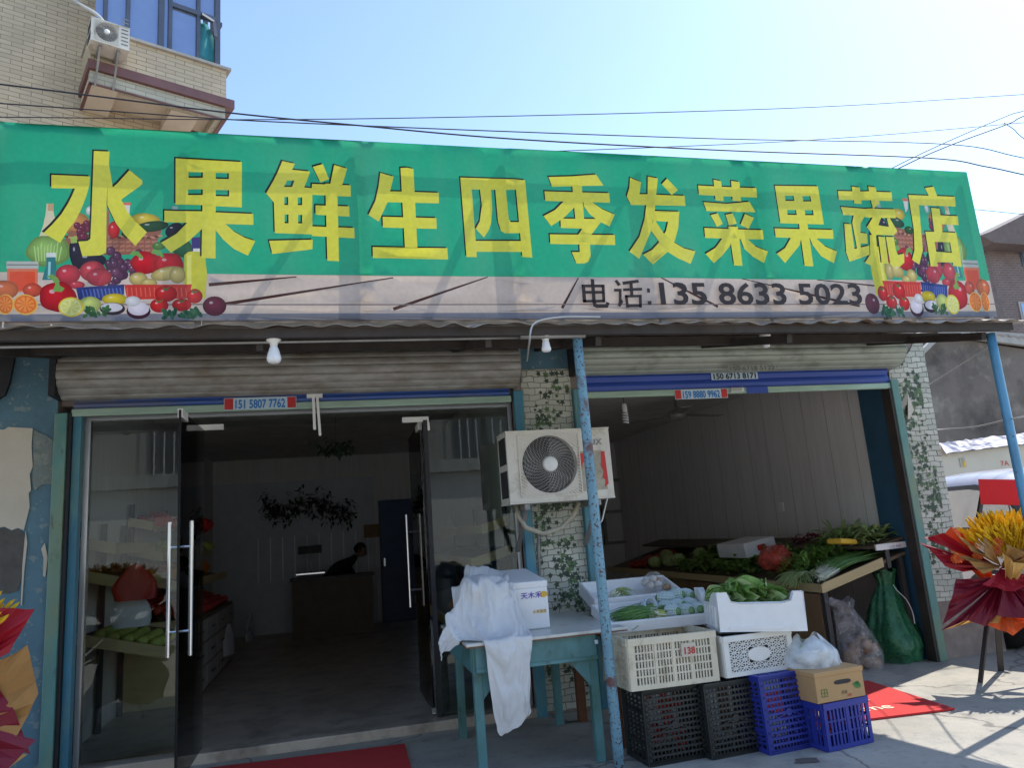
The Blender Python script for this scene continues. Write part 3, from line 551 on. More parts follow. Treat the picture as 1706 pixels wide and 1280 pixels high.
def rod(x0, y0, x1, y1, z0, z1, r): return [(x0+(x1-x0)*t, y0+(y1-y0)*t, z0+(z1-z0)*t) for t in [i/12 for i in range(13)]]
pl = MB().tube(rod(1.607, 4.48, 1.595, 4.48, -.02, 2.66, 0), .0325, 14).build('pole', M['pole'], aw, smooth=True); pl['label'] = 'rusty flaking blue pole'
MB().tube(rod(4.955, 4.5, 4.965, 4.5, -.02, 2.66, 0), .0325, 14).build('pole', M['poleclean'], aw, smooth=True)

def bulb(x, y, ztop, r, h, label, m2):
    t = thing('light_bulb', label, 'light bulb', (x, y, ztop), 'bulbs hanging under the awning')
    MB().lathe([(.045,0),(.043,-.02),(.024,-.035),(.020,-.055)], (x,y,ztop), 16).build('lamp_holder', M['white_plastic'], t, smooth=True)
    MB().lathe([(.020,-.052),(.024,-.06),(r*.8,-.06-h*.3),(r,-.06-h*.62),(r*.97,-.06-h*.8),(r*.7,-.06-h*.95),(.003,-.06-h)], (x,y,ztop), 18).build('globe', m2, t, smooth=True)
a = P(456, 563, Y=4.47); bulb(a.x, 4.47, a.z, .042, .10, 'large white bulb hanging below the awning pipe over the left doorway', M['bulbwhite'])
a = P(908, 556, Y=4.47); bulb(a.x, 4.47, a.z, .032, .065, 'small white bulb under the awning beside the rusty blue pole', M['bulbwhite'])
a = P(1274, 557, Y=5.0); bulb(a.x, 5.0, a.z, .028, .05, 'faint bulb under the awning in front of the right shutter', M['bulbwhite'])

def wire(name, label, pts, r, m, grp=None, cat='cable', n=6):
    # smooth Catmull-Rom through the points
    pts = [V(p) for p in pts]; out = []
    ex = [pts[0]*2-pts[1]] + pts + [pts[-1]*2-pts[-2]]
    for i in range(1, len(ex)-2):
        for k in range(8):
            t = k/8; p0, p1, p2, p3 = ex[i-1:i+3]
            out.append(.5*((2*p1) + (p2-p0)*t + (2*p0-5*p1+4*p2-p3)*t*t + (3*p1-p0-3*p2+p3)*t**3))
    out.append(pts[-1]); mb = MB().tube(out, r, n)
    return tag(mb.build(name, m, None, smooth=True), label, cat, grp)
wire('white_cable', 'thin white cable looping down from the awning edge beside the small bulb', [P(1000,528,Y=4.33), P(940,528,Y=4.32), P(900,534,Y=4.32), P(886,545,Y=4.32), P(882,570,Y=4.38), P(878,602,Y=5.5)], .006, M['cablewhite'])

# ------------------------------------------------------------------ outdoor air conditioner on the middle pier
def aircon(root, x0, x1, y0, y1, z0, z1, fancy=True):
    w_, h = x1-x0, z1-z0
    cx, cz, r = x0+w_*.40, z0+h*.52, h*.415
    c = MB(); yf = y0
    # casing: back box with an open round hole in front
    n = 48; ring = [V((cx + r*math.cos(2*math.pi*i/n), yf, cz + r*math.sin(2*math.pi*i/n))) for i in range(n)]
    def edge(i):
        a = 2*math.pi*i/n; dx, dz = math.cos(a), math.sin(a)
        tx = ((x1 if dx > 0 else x0)-cx)/dx if abs(dx) > 1e-6 else 1e9; tz = ((z1 if dz > 0 else z0)-cz)/dz if abs(dz) > 1e-6 else 1e9
        t = min(tx, tz); return V((cx+dx*t, yf, cz+dz*t))
    outer = [edge(i) for i in range(n)]
    vs = ring + outer; fs = [(i, (i+1) % n, n+(i+1) % n, n+i) for i in range(n)]; c.add(vs, fs)
    for cx2, cz2 in ((x1,z1),(x0,z1),(x0,z0),(x1,z0)):   # fill the corners
        a = math.atan2(cz2-cz, cx2-cx) % (2*math.pi); i = int(a/(2*math.pi)*n); c.add([outer[i], V((cx2, yf, cz2)), outer[(i+1) % n]], [(0,1,2)])
    c.add([(x0,y0,z0),(x1,y0,z0),(x1,y1,z0),(x0,y1,z0),(x0,y0,z1),(x1,y0,z1),(x1,y1,z1),(x0,y1,z1)], [(0,3,2,1),(4,5,6,7),(1,2,6,5),(2,3,7,6),(3,0,4,7)])
    c.add([p + V((0, .0, 0)) for p in ring] + [p + V((0, .07, 0)) for p in ring], [(i, (i+1) % n, n+(i+1) % n, n+i) for i in range(n)])
    c.box(x0-.004, x1+.004, y0-.006, y1, z1+.001, z1+.012).box(x0-.003, x1+.003, y0-.004, y1, z0-.012, z0-.001)
    c.build('casing', M['ac'], root)
    MB().lathe([(.001,0),(r,0)], (cx, y0+.068, cz), 32, (rad(90),0,0)).build('fan_shroud', M['acdark'], root)
    fb = MB()
    for k in range(3):
        q = k*2.094 + .5; fb.sheet([[V((cx + rr*math.cos(q+dq), y0+.055-dq*.03, cz + rr*math.sin(q+dq))) for dq in (0,.35,.7,1.0)] for rr in (r*.2, r*.55, r*.92)])
    fb.build('fan_blade', M['legdark'], root, solid=.003)
    gr = MB(); nr = 15 if fancy else 10
    for k in range(nr):
        rr = r*(.26 + .74*k/(nr-1)); gr.tube([(cx + rr*math.cos(2*math.pi*i/40), y0-.006-.012*(1-(rr/r)**2), cz + rr*math.sin(2*math.pi*i/40)) for i in range(41)], .0011, 4, False)
    ns = 32
    for k in range(ns):
        q = 2*math.pi*k/ns
        gr.tube([(cx + r*f*math.cos(q+1.1*(1-f)), y0-.009-.012*(1-f*f), cz + r*f*math.sin(q+1.1*(1-f))) for f in (.22,.4,.6,.8,1.0)], .0013, 4, False)
    gr.build('fan_grille', M['acwire'], root)
    MB().lathe([(.001,.030),(r*.20,.026),(r*.265,.018),(r*.28,0)], (cx, y0, cz), 24, (rad(90),0,0)).build('fan_hub', M['white_plastic'], root, smooth=True)
    # diagonal ribs filling the square round the fan
    dg_ = MB(); xa, xb, za, zb = cx-r*1.10, cx+r*1.10, z0+h*.065, z1-h*.045
    k = -3.0
    while k < 3.0:
        # line z = cz + (x-cx)*-.8 + k ; clip to square and outside circle
        seg = []
        for i in range(121):
            x = xa + (xb-xa)*i/120; z = cz - .8*(x-cx) + k*r
            ok = za < z < zb and (x-cx)**2 + (z-cz)**2 > (r*1.02)**2
            if ok: seg.append((x, z))
            if (not ok or i == 120) and len(seg) > 3:
                dg_.beam((seg[0][0], y0-.003, seg[0][1]), (seg[-1][0], y0-.003, seg[-1][1]), .006, .004, (0,1,0)); seg = []
            elif not ok: seg = []
        k += .115
    for p, q in (((xa,za),(xb,za)),((xb,za),(xb,zb)),((xb,zb),(xa,zb)),((xa,zb),(xa,za))): dg_.beam((p[0], y0-.005, p[1]), (q[0], y0-.005, q[1]), .008, .01, (0,1,0))
    dg_.build('grille_panel', M['ac'], root)
    lv = MB()
    for zz in range(2):
        for yy in range(9): lv.box(x0-.0045, x0-.001, y0+.03+ yy*.026, y0+.045+yy*.026, z0+.04+zz*(h*.48), z0+h*.46+zz*(h*.48))
    lv.build('side_vent', M['acdark'], root)
    return cx, cz, r
acx0, acx1, acz0, acz1 = 1.315, 2.165, 1.65, 2.19
ac = thing('air_conditioner', 'dusty white outdoor air conditioner unit bracketed on the middle pier', 'air conditioner', (1.74, 5.7, 1.65), 'outdoor air conditioner units')
aircon(ac, acx0, acx1, 5.55, 5.86, acz0, acz1)
L = MB(); Y = 5.546
L.mi = 0; L.prism(onY([(962,753),(1002,750),(1013,815),(965,820)], Y), (0,.002,0))
L.mi = 1; L.prism(onY([(964,756),(980,755),(978,765),(971,772),(968,790)], Y-.003), (0,.002,0)); L.prism(onY([(1001,752),(1007,752),(1014,806),(1008,812),(1009,800),(1004,795),(1006,785),(1002,778)], Y-.003), (0,.002,0))
L.build('torn_label', [M['greysticker'], M['red']], ac)
a = P(972,742,Y=Y); text('AUX', 'lettering', M['greyink'], ac, (a.x, Y-.001, a.z), .065, off=.01, wide=1.15)
for x in (1.45, 2.03): MB().box(x-.02, x+.02, 5.56, 5.99, 1.59, 1.632).beam((x, 5.60, 1.6), (x, 5.98, 1.28), .03, .03).build('bracket', M['greypipe'], ac)
hs = MB(); pts = [P(862,842,Y=5.75), P(864,860,Y=5.70), P(876,880,Y=5.70), P(905,890,Y=5.72), P(935,880,Y=5.75), P(955,860,Y=5.75), P(965,838,Y=5.75)]
hs.tube(pts, .02, 10); hs.build('pipe_hose', M['greysticker'], ac, smooth=True)
MB().tube([P(897,888,Y=5.9), P(898,930,Y=5.96), P(901,990,Y=5.97), P(902,1110,Y=5.97)], .013, 8).build('drain_pipe', M['greypipe'], ac, smooth=True)
MB().tube([P(1012,830,Y=5.75), P(1003,868,Y=5.72), P(1000,872,Y=5.72), P(995,866,Y=5.75)], .006, 6).build('wire_loop', M['white_plastic'], ac)

# ================================================================== BANNER
BY = 4.60
banner = thing('shop_banner', 'long green banner with yellow Chinese characters and fruit pictures above the awning', 'banner', (1.7, BY, 2.84))
def bp(x, y): p = P(x, y, Y=BY); return (p.x, p.z)
SH = []                                      # (polygon, holes, colour fn) in painter order
def flat(c): return lambda x, z: c
def shape(poly, col, holes=()):
    c = col if callable(col) else flat(col)
    xs = [p[0] for p in poly]; zs = [p[1] for p in poly]
    SH.append((poly, list(holes), c, (min(xs), max(xs), min(zs), max(zs))))
GREEN, YEL, BLK = lin(42,170,128), lin(222,216,74), lin(24,28,24)
BX0, BX1, BZ0, BZ1 = -2.75, 5.17, 2.825, 4.075
ZG = 3.125                                   # green / wooden floor line
def woodc(x, z):
    k = noise.noise(V((x*1.2, z*26, 0)))*.10 + noise.noise(V((x*5, z*60, 3)))*.05
    c = lin(208,190,176); return tuple(max(0, q*(1+k*2.2)) for q in c)
LETTERS = []
def chars(ox, oy, s, strokes):
    for st in strokes:
        st = st if isinstance(st, tuple) else (st, [])
        LETTERS.append(([bp(ox+x/s, oy+y/s) for x, y in st[0]], [[bp(ox+x/s, oy+y/s) for x, y in h] for h in st[1]]))
chars(60, 230, 4.4895, [
 [(115,275),(405,287),(400,350),(375,440),(340,530),(300,610),(240,690),(183,785),(55,712),(120,650),(190,570),(240,490),(270,430),(292,378),(115,375)],
 [(432,95),(550,100),(545,200),(540,300),(530,480),(527,860),(480,880),(348,885),(318,775),(385,772),(408,755),(415,600)],
 [(545,190),(575,370),(610,340),(700,240),(795,318),(797,345),(775,365),(710,410),(630,470),(535,500),(538,300)],
 [(535,420),(640,465),(690,560),(740,620),(832,708),(745,810),(660,720),(600,640),(535,505)],
 ([(1045,152),(1540,180),(1540,520),(1045,500)], [[(1142,258),(1250,262),(1250,302),(1142,300)],[(1345,262),(1443,264),(1443,308),(1345,306)],[(1140,388),(1250,390),(1250,432),(1138,430)],[(1345,390),(1445,392),(1445,438),(1345,436)]]),
 [(1250,400),(1345,400),(1343,902),(1240,900)],
 [(962,545),(1625,568),(1627,650),(962,632)],
 [(1150,620),(1260,620),(1250,680),(1150,770),(1010,860),(938,785),(1050,720)],
 [(1330,620),(1420,645),(1480,700),(1560,745),(1640,770),(1585,880),(1480,830),(1400,760),(1343,690)]])
chars(430, 250, 3.7087, [
 ([(150,68),(228,85),(210,122),(320,132),(318,145),(285,230),(335,235),(335,520),(104,513),(98,325),(50,268),(95,190),(120,140)],
  [[(180,188),(224,188),(210,228),(160,228)],[(162,290),(186,290),(186,340),(162,340)],[(245,292),(272,292),(272,340),(245,340)],[(164,398),(188,398),(188,452),(164,452)],[(247,400),(272,400),(272,453),(247,453)]]),
 [(68,560),(338,553),(335,612),(88,642)], [(338,103),(400,85),(438,178),(385,198)], [(470,90),(550,112),(520,212),(445,212)],
 [(333,208),(572,215),(573,285),(330,275)], [(355,340),(563,345),(565,408),(355,398)], [(330,470),(594,478),(597,542),(332,530)], [(415,205),(490,208),(500,685),(428,682)],
 [(755,138),(838,160),(815,255),(800,320),(745,438),(682,400),(725,310),(745,220)], [(880,108),(920,106),(960,115),(985,600),(908,600)],
 [(790,250),(1117,262),(1118,327),(785,318)], [(770,408),(1103,418),(1104,485),(772,475)], [(708,597),(1170,605),(1174,675),(710,665)],
 [(1250,168),(1315,172),(1352,662),(1288,660)], [(1250,168),(1648,187),(1655,250),(1255,240)], [(1585,185),(1648,187),(1693,667),(1630,665)], [(1342,560),(1680,568),(1685,635),(1345,628)],
 [(1370,235),(1440,238),(1447,370),(1440,450),(1425,495),(1395,540),(1345,485),(1370,440),(1383,340)], [(1465,238),(1530,241),(1548,430),(1560,447),(1615,450),(1620,518),(1525,515),(1500,500),(1482,440)]])
chars(880, 260, 4.161, [
 [(140,145),(300,140),(470,128),(520,205),(165,213)], [(305,200),(370,200),(385,440),(325,440)], [(112,245),(560,258),(565,325),(118,312)],
 [(250,310),(340,310),(320,355),(245,430),(158,488),(105,418),(185,375)], [(380,310),(440,320),(510,370),(598,408),(560,490),(480,450),(420,400),(385,350)],
 [(222,435),(500,438),(500,462),(435,548),(345,548),(375,505),(225,500)], [(148,545),(597,550),(600,620),(152,612)], [(352,605),(425,608),(430,700),(415,735),(380,748),(333,748),(300,668),(355,668)],
 [(705,150),(782,182),(770,265),(1085,275),(1090,345),(712,340),(682,280),(700,220)], [(825,145),(898,155),(885,270),(875,380),(850,520),(768,715),(700,665),(770,560),(805,440),(825,280)],
 [(962,155),(1038,235),(995,270),(925,195)], [(865,382),(1048,385),(1040,500),(1012,600),(965,665),(862,752),(795,685),(860,650),(905,600),(955,520),(970,455),(865,452)],
 [(870,440),(945,540),(1012,600),(1080,640),(1160,660),(1125,748),(1040,710),(965,665),(905,600),(845,510)],
 [(1178,203),(1580,222),(1587,287),(1185,268)], [(1285,162),(1338,172),(1360,310),(1300,305)], [(1408,170),(1465,178),(1478,312),(1420,308)],
 [(1215,318),(1380,328),(1535,315),(1580,387),(1238,380)], [(1265,408),(1315,395),(1350,468),(1310,490)], [(1370,405),(1420,395),(1448,465),(1395,478)], [(1505,398),(1567,425),(1530,503),(1475,475)],
 [(1222,497),(1625,512),(1632,577),(1228,567)], [(1390,485),(1455,487),(1490,758),(1430,757)], [(1355,560),(1412,560),(1405,615),(1345,690),(1287,742),(1230,678),(1300,635)], [(1470,560),(1525,575),(1580,625),(1660,662),(1637,740),(1560,695),(1500,640)]])
chars(1270, 280, 4.374, [
 ([(92,128),(405,132),(450,410),(135,400)], [[(165,200),(228,200),(235,238),(170,237)],[(292,203),(350,203),(358,242),(300,242)],[(182,303),(247,303),(254,340),(185,338)],[(310,305),(370,305),(376,342),(315,342)]]),
 [(268,390),(330,393),(375,715),(313,712)], [(92,437),(515,450),(520,515),(102,503)], [(215,500),(290,500),(275,560),(170,690),(108,622),(170,580)], [(345,500),(395,510),(460,570),(545,607),(522,693),(430,640),(370,560)],
 [(550,167),(940,178),(945,242),(558,232)], [(650,135),(708,143),(722,262),(670,258)], [(765,137),(823,143),(850,262),(800,300),(790,262)],
 [(572,283),(745,298),(790,300),(775,365),(700,345),(590,343)], [(665,340),(745,350),(718,400),(715,470),(760,480),(765,550),(715,550),(718,592),(690,587),(655,400)], [(597,405),(645,410),(672,600),(612,612)], [(608,605),(680,588),(778,565),(780,632),(635,683)],
 [(755,297),(962,303),(970,367),(770,362)], [(800,362),(862,364),(838,420),(920,430),(905,370),(925,366),(980,460),(955,492),(800,492),(760,430),(785,390)],
 [(780,488),(822,490),(832,600),(800,715),(750,690),(785,630)], [(838,503),(890,505),(915,700),(865,700)], [(898,503),(955,505),(970,600),(985,635),(1030,625),(1032,690),(1000,720),(955,722),(930,700)],
 [(1185,145),(1250,135),(1275,208),(1215,208)], [(1063,197),(1405,208),(1410,280),(1075,270)], [(1063,197),(1135,220),(1150,420),(1165,600),(1140,705),(1088,670),(1105,600),(1100,450)],
 [(1228,290),(1290,297),(1312,480),(1250,480)], [(1295,345),(1425,350),(1430,417),(1305,410)], ([(1183,465),(1412,472),(1452,722),(1390,715),(1383,690),(1268,688),(1272,720),(1222,718)], [[(1250,540),(1365,543),(1378,620),(1262,612)]])])

# printed fruit picture: drawn on the left, mirrored and shrunk on the right
ART = []
def E_(x, y): return bp(x/4.265, 380 + y/4.265)
def A_(x, y): return bp(60 + x/4.4895, 230 + y/4.4895)
def art_poly(pts, col, conv): ART.append(([conv(*p) for p in pts], col))
def art_ell(cx_, cy_, rx, ry, col, conv, rot=0, n=20, edge=.50, hi=1.5, lump=0, hx=-.3, hy=-.35, inner=(.88,.74,.58,.40,.22)):
    for k, f in ((1.0, edge), *[(i, edge + (1.12-edge)*(1-i)**.75) for i in inner]):
        pts = []
        ox, oy = (hx*rx*(1-k)*.8, hy*ry*(1-k)*.8)
        for i in range(n):
            q = 2*math.pi*i/n; rr = k*(1 + lump*math.sin(q*5+cx_)); x, y = rx*rr*math.cos(q), ry*rr*math.sin(q)
            pts.append(conv(cx_+ox + x*math.cos(rot)-y*math.sin(rot), cy_+oy + x*math.sin(rot)+y*math.cos(rot)))
        ART.append((pts, tuple(min(1, c*f) for c in col)))
    if hi > 1.2:
        ART.append(([conv(cx_+hx*rx+.16*rx*math.cos(2*math.pi*i/8), cy_+hy*ry+.14*ry*math.sin(2*math.pi*i/8)) for i in range(8)], tuple(min(1, c*.6+.36) for c in col)))
rr_ = random.Random(3)
# upper, behind the characters
art_poly([(80,490),(132,490),(132,560),(155,640),(120,770),(18,758),(55,650),(72,570)], lin(214,205,170), A_)
art_poly([(88,490),(132,490),(132,545),(88,545)], lin(196,160,120), A_)
art_ell(290, 640, 115, 85, lin(220,150,80), A_); art_poly([(150,590),(200,520),(240,450),(250,560),(200,600)], lin(70,120,95), A_)
art_poly([(195,790),(260,690),(520,750),(945,690),(900,800),(860,870),(560,880),(250,860)], lin(150,95,75), A_)
for i in range(26):
    x = 215+i*28; y = 735+rr_.uniform(-12,10); art_poly([(x,y),(x+34,y+8),(x+30,y+22),(x-2,y+14)], lin(196,140,112) if i % 2 else lin(112,62,48), A_)
for i in range(24):
    x = 530+(i % 8)*48; y = 775+(i//8)*32; art_poly([(x,y),(x+40,y-6),(x+38,y+10),(x+2,y+15)], lin(184,120,98), A_)
art_poly([(520,560),(548,540),(552,750),(528,750)], lin(160,100,85), A_)
for i in range(12): art_ell(330+rr_.uniform(-35,60), 690+rr_.uniform(-60,60), 27, 27, lin(135,42,72), A_, n=12, inner=(.6,))
art_ell(585, 690, 45, 65, lin(215,40,45), A_); art_poly([(640,500),(705,500),(700,590),(660,560)], lin(225,215,205), A_); art_poly([(636,484),(712,484),(712,504),(636,504)], lin(216,120,90), A_)
art_ell(400, 545, 28, 35, lin(225,225,215), A_)
art_ell(825, 612, 108, 46, lin(228,200,70), A_, rot=.1); art_ell(870, 665, 125, 40, lin(38,82,48), A_, rot=-.12); art_ell(700, 720, 60, 30, lin(50,90,40), A_)
art_ell(1035, 690, 72, 48, lin(38,34,52), A_, rot=-.5); art_poly([(1020,512),(1062,512),(1062,600),(1020,600)], lin(150,175,170), A_)
art_ell(1100, 830, 75, 62, lin(48,112,70), A_, lump=.06); art_ell(920, 810, 50, 30, lin(90,140,60), A_)
art_poly([(1165,750),(1230,745),(1228,850),(1168,850)], lin(58,46,120), A_); art_poly([(1120,600),(1180,640),(1160,760),(1115,700)], lin(70,130,115), A_)
# lower
art_poly([(1310,195),(1340,172),(1420,165),(1458,200),(1472,330),(1460,500),(1310,500)], lin(208,204,60), E_); art_poly([(1330,200),(1362,190),(1362,480),(1330,480)], lin(224,222,110), E_)
art_poly([(1375,150),(1422,150),(1422,172),(1375,172)], lin(225,225,220), E_)
art_ell(345, 165, 160, 112, lin(150,190,100), E_, lump=.04, hi=1)
for i in range(9): art_poly([(345+rr_.uniform(-110,110), 165+rr_.uniform(-70,70)) if False else (240+i*24, 110+rr_.uniform(-20,30)), (250+i*24, 105+rr_.uniform(-20,30)), (262+i*20, 235), (254+i*20, 238)], lin(178,210,130), E_)
art_ell(540, 190, 45, 110, lin(40,34,58), E_, rot=-.15); art_ell(640, 225, 120, 55, lin(36,32,54), E_, rot=.1); art_poly([(500,65),(545,55),(550,105),(505,110)], lin(160,180,90), E_)
for i in range(34): art_ell(860+rr_.gauss(0,62), 285+rr_.gauss(0,52), 34, 34, lin(104,58,92) if i % 3 else lin(130,74,108), E_, n=12, inner=(.6,))
art_ell(1035, 250, 105, 82, lin(214,30,42), E_, lump=.04); art_ell(1200, 255, 105, 78, lin(214,30,42), E_, lump=.04)
for x, y in ((985,190),(1135,180)): art_poly([(x-60,y),(x-40,y-25),(x,y-20),(x+35,y+20),(x+20,y+35),(x-10,y+8),(x-40,y+8)], lin(110,165,80), E_)
art_poly([(50,250),(272,250),(268,450),(55,460)], lin(222,120,88), E_); art_poly([(70,310),(250,310),(250,440),(72,445)], lin(226,82,50), E_); art_poly([(48,238),(274,238),(274,290),(48,290)], lin(188,190,180), E_); art_poly([(52,258),(270,258),(270,268),(52,268)], lin(130,135,130), E_)
art_poly([(332,178),(396,178),(396,215),(408,370),(300,370),(330,260)], lin(58,125,128), E_); art_poly([(345,240),(362,240),(358,360),(340,360)], lin(150,205,205), E_); art_poly([(330,176),(398,176),(398,208),(330,208)], lin(215,220,215), E_)
for x, y, a, b in ((485,330,88,70),(660,310,94,74),(705,352,92,64),(545,405,60,28)): art_ell(x, y, a, b, lin(212,70,82), E_)
art_poly([(540,425),(885,402),(882,470),(850,522),(560,512)], lin(44,58,120), E_)
for i in range(11): art_poly([(580+i*27,440-i),(590+i*27,436-i),(604+i*27,495),(596+i*27,500)], lin(86,110,190), E_)
for x, y, a, b, r_ in ((985,365,66,48,0),(1060,392,60,30,0),(1190,325,120,48,-.2),(1262,335,58,60,0)): art_ell(x, y, a, b, lin(216,194,118), E_, rot=r_)
art_poly([(885,405),(1365,402),(1345,500),(905,512)], lin(205,60,50), E_)
for i in range(14): art_poly([(900+i*32,425),(908+i*32,425),(914+i*32,490),(906+i*32,490)], lin(226,100,84), E_)
art_ell(40, 440, 92, 66, lin(232,122,72), E_); art_ell(232, 442, 70, 50, lin(226,90,64), E_)
art_ell(410, 490, 132, 108, lin(210,28,40), E_, lump=.04); art_poly([(330,345),(375,328),(415,360),(425,410),(460,430),(440,455),(375,450),(395,400),(370,365)], lin(120,165,80), E_)
for x, rx in ((40,58),(180,92)):
    art_ell(x, 545, rx, 74, lin(235,185,90), E_, hi=1, edge=1, inner=(), rot=.15); art_ell(x, 543, rx*.86, 64, lin(238,112,40), E_, hi=1, edge=1, inner=())
    for i in range(9):
        q = i*.698; art_poly([(x,543),(x+rx*.72*math.cos(q),543+54*math.sin(q)),(x+rx*.72*math.cos(q+.45),543+54*math.sin(q+.45))], lin(246,150,72), E_)
art_ell(640, 545, 82, 58, lin(206,220,120), E_, hi=1); art_ell(815, 508, 90, 42, lin(232,206,40), E_)
art_ell(505, 562, 90, 70, lin(226,206,60), E_, hi=1, edge=1, inner=()); art_ell(503, 562, 76, 58, lin(232,230,160), E_, hi=1, edge=1, inner=())
for i in range(8):
    q = i*.785; art_poly([(503,562),(503+66*math.cos(q),562+50*math.sin(q)),(503+66*math.cos(q+.5),562+50*math.sin(q+.5))], lin(222,220,110), E_)
art_ell(800, 575, 90, 45, lin(60,36,48), E_, hi=1); art_ell(795, 565, 78, 32, lin(218,212,218), E_, hi=1, edge=.9)
art_ell(985, 592, 86, 56, lin(84,40,62), E_, hi=1); art_ell(985, 575, 76, 48, lin(226,216,224), E_, hi=1, edge=.85); art_ell(945, 522, 55, 36, lin(224,222,222), E_, edge=.7)
for x, y, a, b in ((1180,468,80,58),(1385,487,56,52),(1132,552,66,50),(1292,547,70,46)):
    art_ell(x, y, a, b, lin(220,38,40), E_); art_poly([(x-30,y-b*.9),(x,y-b*.6),(x+34,y-b*.95),(x+8,y-b*.4),(x-12,y-b*.4)], lin(70,120,60), E_)
for i in range(22): art_ell(690+rr_.uniform(-85,85), 590+rr_.uniform(-45,40), 22, 13, lin(48,118,62) if i % 2 else lin(80,150,80), E_, n=7, rot=rr_.uniform(0,3), hi=1, inner=())
for i in range(26): art_ell(1330+rr_.uniform(-180,110), 600+rr_.uniform(-18,36), 26, 15, lin(40,118,82) if i % 2 else lin(74,150,100), E_, n=7, rot=rr_.uniform(0,3), hi=1, inner=())
art_ell(1525, 555, 84, 70, lin(112,40,62), E_)

shape([(BX0,BZ0),(BX1,BZ0),(BX1,BZ1),(BX0,BZ1)], GREEN)
shape([(BX0,BZ0),(BX1,BZ0),(BX1,ZG),(BX0,ZG)], woodc)
PLK = lin(74,42,36)
def plank(x0, y0, x1, y1, ox, oy, s, w_=.012):
    a, b = V(bp(ox+x0/s, oy+y0/s)), V(bp(ox+x1/s, oy+y1/s)); n_ = (b-a).orthogonal().normalized()*w_
    shape([tuple(a-n_*.4), tuple(b-n_), tuple(b+n_), tuple(a+n_*.4)] if False else [tuple(a-n_), tuple(b-n_*.35), tuple(b+n_*.35), tuple(a+n_)], PLK)
for l_ in ((745,608,1300,520),(690,545,980,518),(1300,625,1612,519)): plank(*l_, 0, 200, 1.984, .011)
for l_ in ((172,625,226,524),(1160,618,770,526),(690,620,500,525),(1440,575,1020,530)): plank(*l_, 850, 200, 1.993, .010)
shape([(BX0,2.925),(BX1,2.925),(BX1,2.933),(BX0,2.933)], lin(128,112,108)); shape([(BX0,BZ0),(BX1,BZ0),(BX1,2.872),(BX0,2.872)], lin(128,128,136))
for pts, col in ART: shape(pts, col)
# mirrored picture on the right end
lx0, lx1 = E_(1525, 555)[0], E_(160, 350)[0]; rx0, rx1 = bp(1453.6, 508)[0], bp(1621, 467)[0]; kx = (rx1-rx0)/(lx1-lx0)
for pts, col in ART:
    q = [(rx0 + (x-lx0)*kx, 2.875 + (z-2.875)*abs(kx)*1.42) for x, z in pts]; q = [(min(x, BX1-.002), z) for x, z in q]; shape(q, col)
for pts, hs_ in LETTERS:
    o_ = (-.0095, .0105); shape([(x+o_[0], z+o_[1]) for x, z in pts], BLK, [[(x+o_[0], z+o_[1]) for x, z in h] for h in hs_])
for pts, hs_ in LETTERS: shape(pts, YEL, hs_)

def inpoly(x, z, poly):
    c = False; n = len(poly); j = n-1
    for i in range(n):
        xi, zi = poly[i]; xj, zj = poly[j]
        if (zi > z) != (zj > z) and x < (xj-xi)*(z-zi)/(zj-zi) + xi: c = not c
        j = i
    return c
vs, es = [], []
def addloop(p):
    o = len(vs); vs.extend(V((x, z)) for x, z in p); n = len(p); es.extend((o+i, o+(i+1) % n) for i in range(n))
for poly, holes, c, bb in SH:
    addloop(poly)
    for h in holes: addloop(h)
nx = 132
for i in range(nx+1):
    for j_ in range(21):
        x = BX0 + (BX1-BX0)*i/nx; z = BZ0 + (BZ1-BZ0)*j_/20
        vs.append(V((min(BX1-.003, max(BX0+.003, x + R(-.004,.004))), min(BZ1-.003, max(BZ0+.003, z + R(-.004,.004))))))
cv, ce, cf, _, _, _ = delaunay_2d_cdt(vs, es, [], 0, 1e-5)
POSTS = [P(x, 300, Y=BY).x for x in (-120, 8, 330, 605, 856, 1082, 1262, 1446, 1610)]
def sway(x, z):
    t = (z-BZ0)/(BZ1-BZ0); y = 0
    y += .006*math.sin(math.pi*t)*math.sin(x*2.3+.6) + .005*noise.noise(V((x*1.7, z*1.1, 4)))
    for p in POSTS: y -= .009*math.exp(-((x-p)/.045)**2)          # pulled over the uprights
    f = 5*noise.noise(V((x*.9, 0, 9)));  y += .0025*noise.noise(V((x*6+f*(t-.5), z*.7, 2)))*(1-t)*1.3 
    for px_, sl in ((2.28,.22),(2.36,.25),(2.95,-.2),(3.15,.1),(.42,.1),(1.75,-.1),(4.05,.05)): y += .007*math.exp(-((x-px_-sl*(t-.5))/.018)**2)*math.sin(math.pi*min(1,t*1.1))
    return y
def topsag(x, z): return z - (.010*noise.noise(V((x*.8,7,0))))*max(0,(z-BZ0)/(BZ1-BZ0))**3
SHr = SH[::-1]; faces, cols = [], []
for f in cf:
    x = sum(cv[i].x for i in f)/len(f); z = sum(cv[i].y for i in f)/len(f)
    if not (BX0 <= x <= BX1 and BZ0 <= z <= BZ1): continue
    for poly, holes, c, bb in SHr:
        if bb[0] <= x <= bb[1] and bb[2] <= z <= bb[3] and inpoly(x, z, poly) and not any(inpoly(x, z, h) for h in holes): break
    faces.append(tuple(f)); cols.append([c(cv[i].x, cv[i].y) for i in f])
sh = MB(); sh.add([(v.x, BY + sway(v.x, v.y), topsag(v.x, v.y)) for v in cv], faces)
mbn = bpy.data.materials.new('printed_vinyl'); mbn.use_nodes = True; n = mbn.node_tree.nodes; l = mbn.node_tree.links
b = n['Principled BSDF']; b.inputs['Roughness'].default_value = .42; b.inputs['Specular IOR Level'].default_value = .35
at = n.new('ShaderNodeAttribute'); at.attribute_name = 'print'
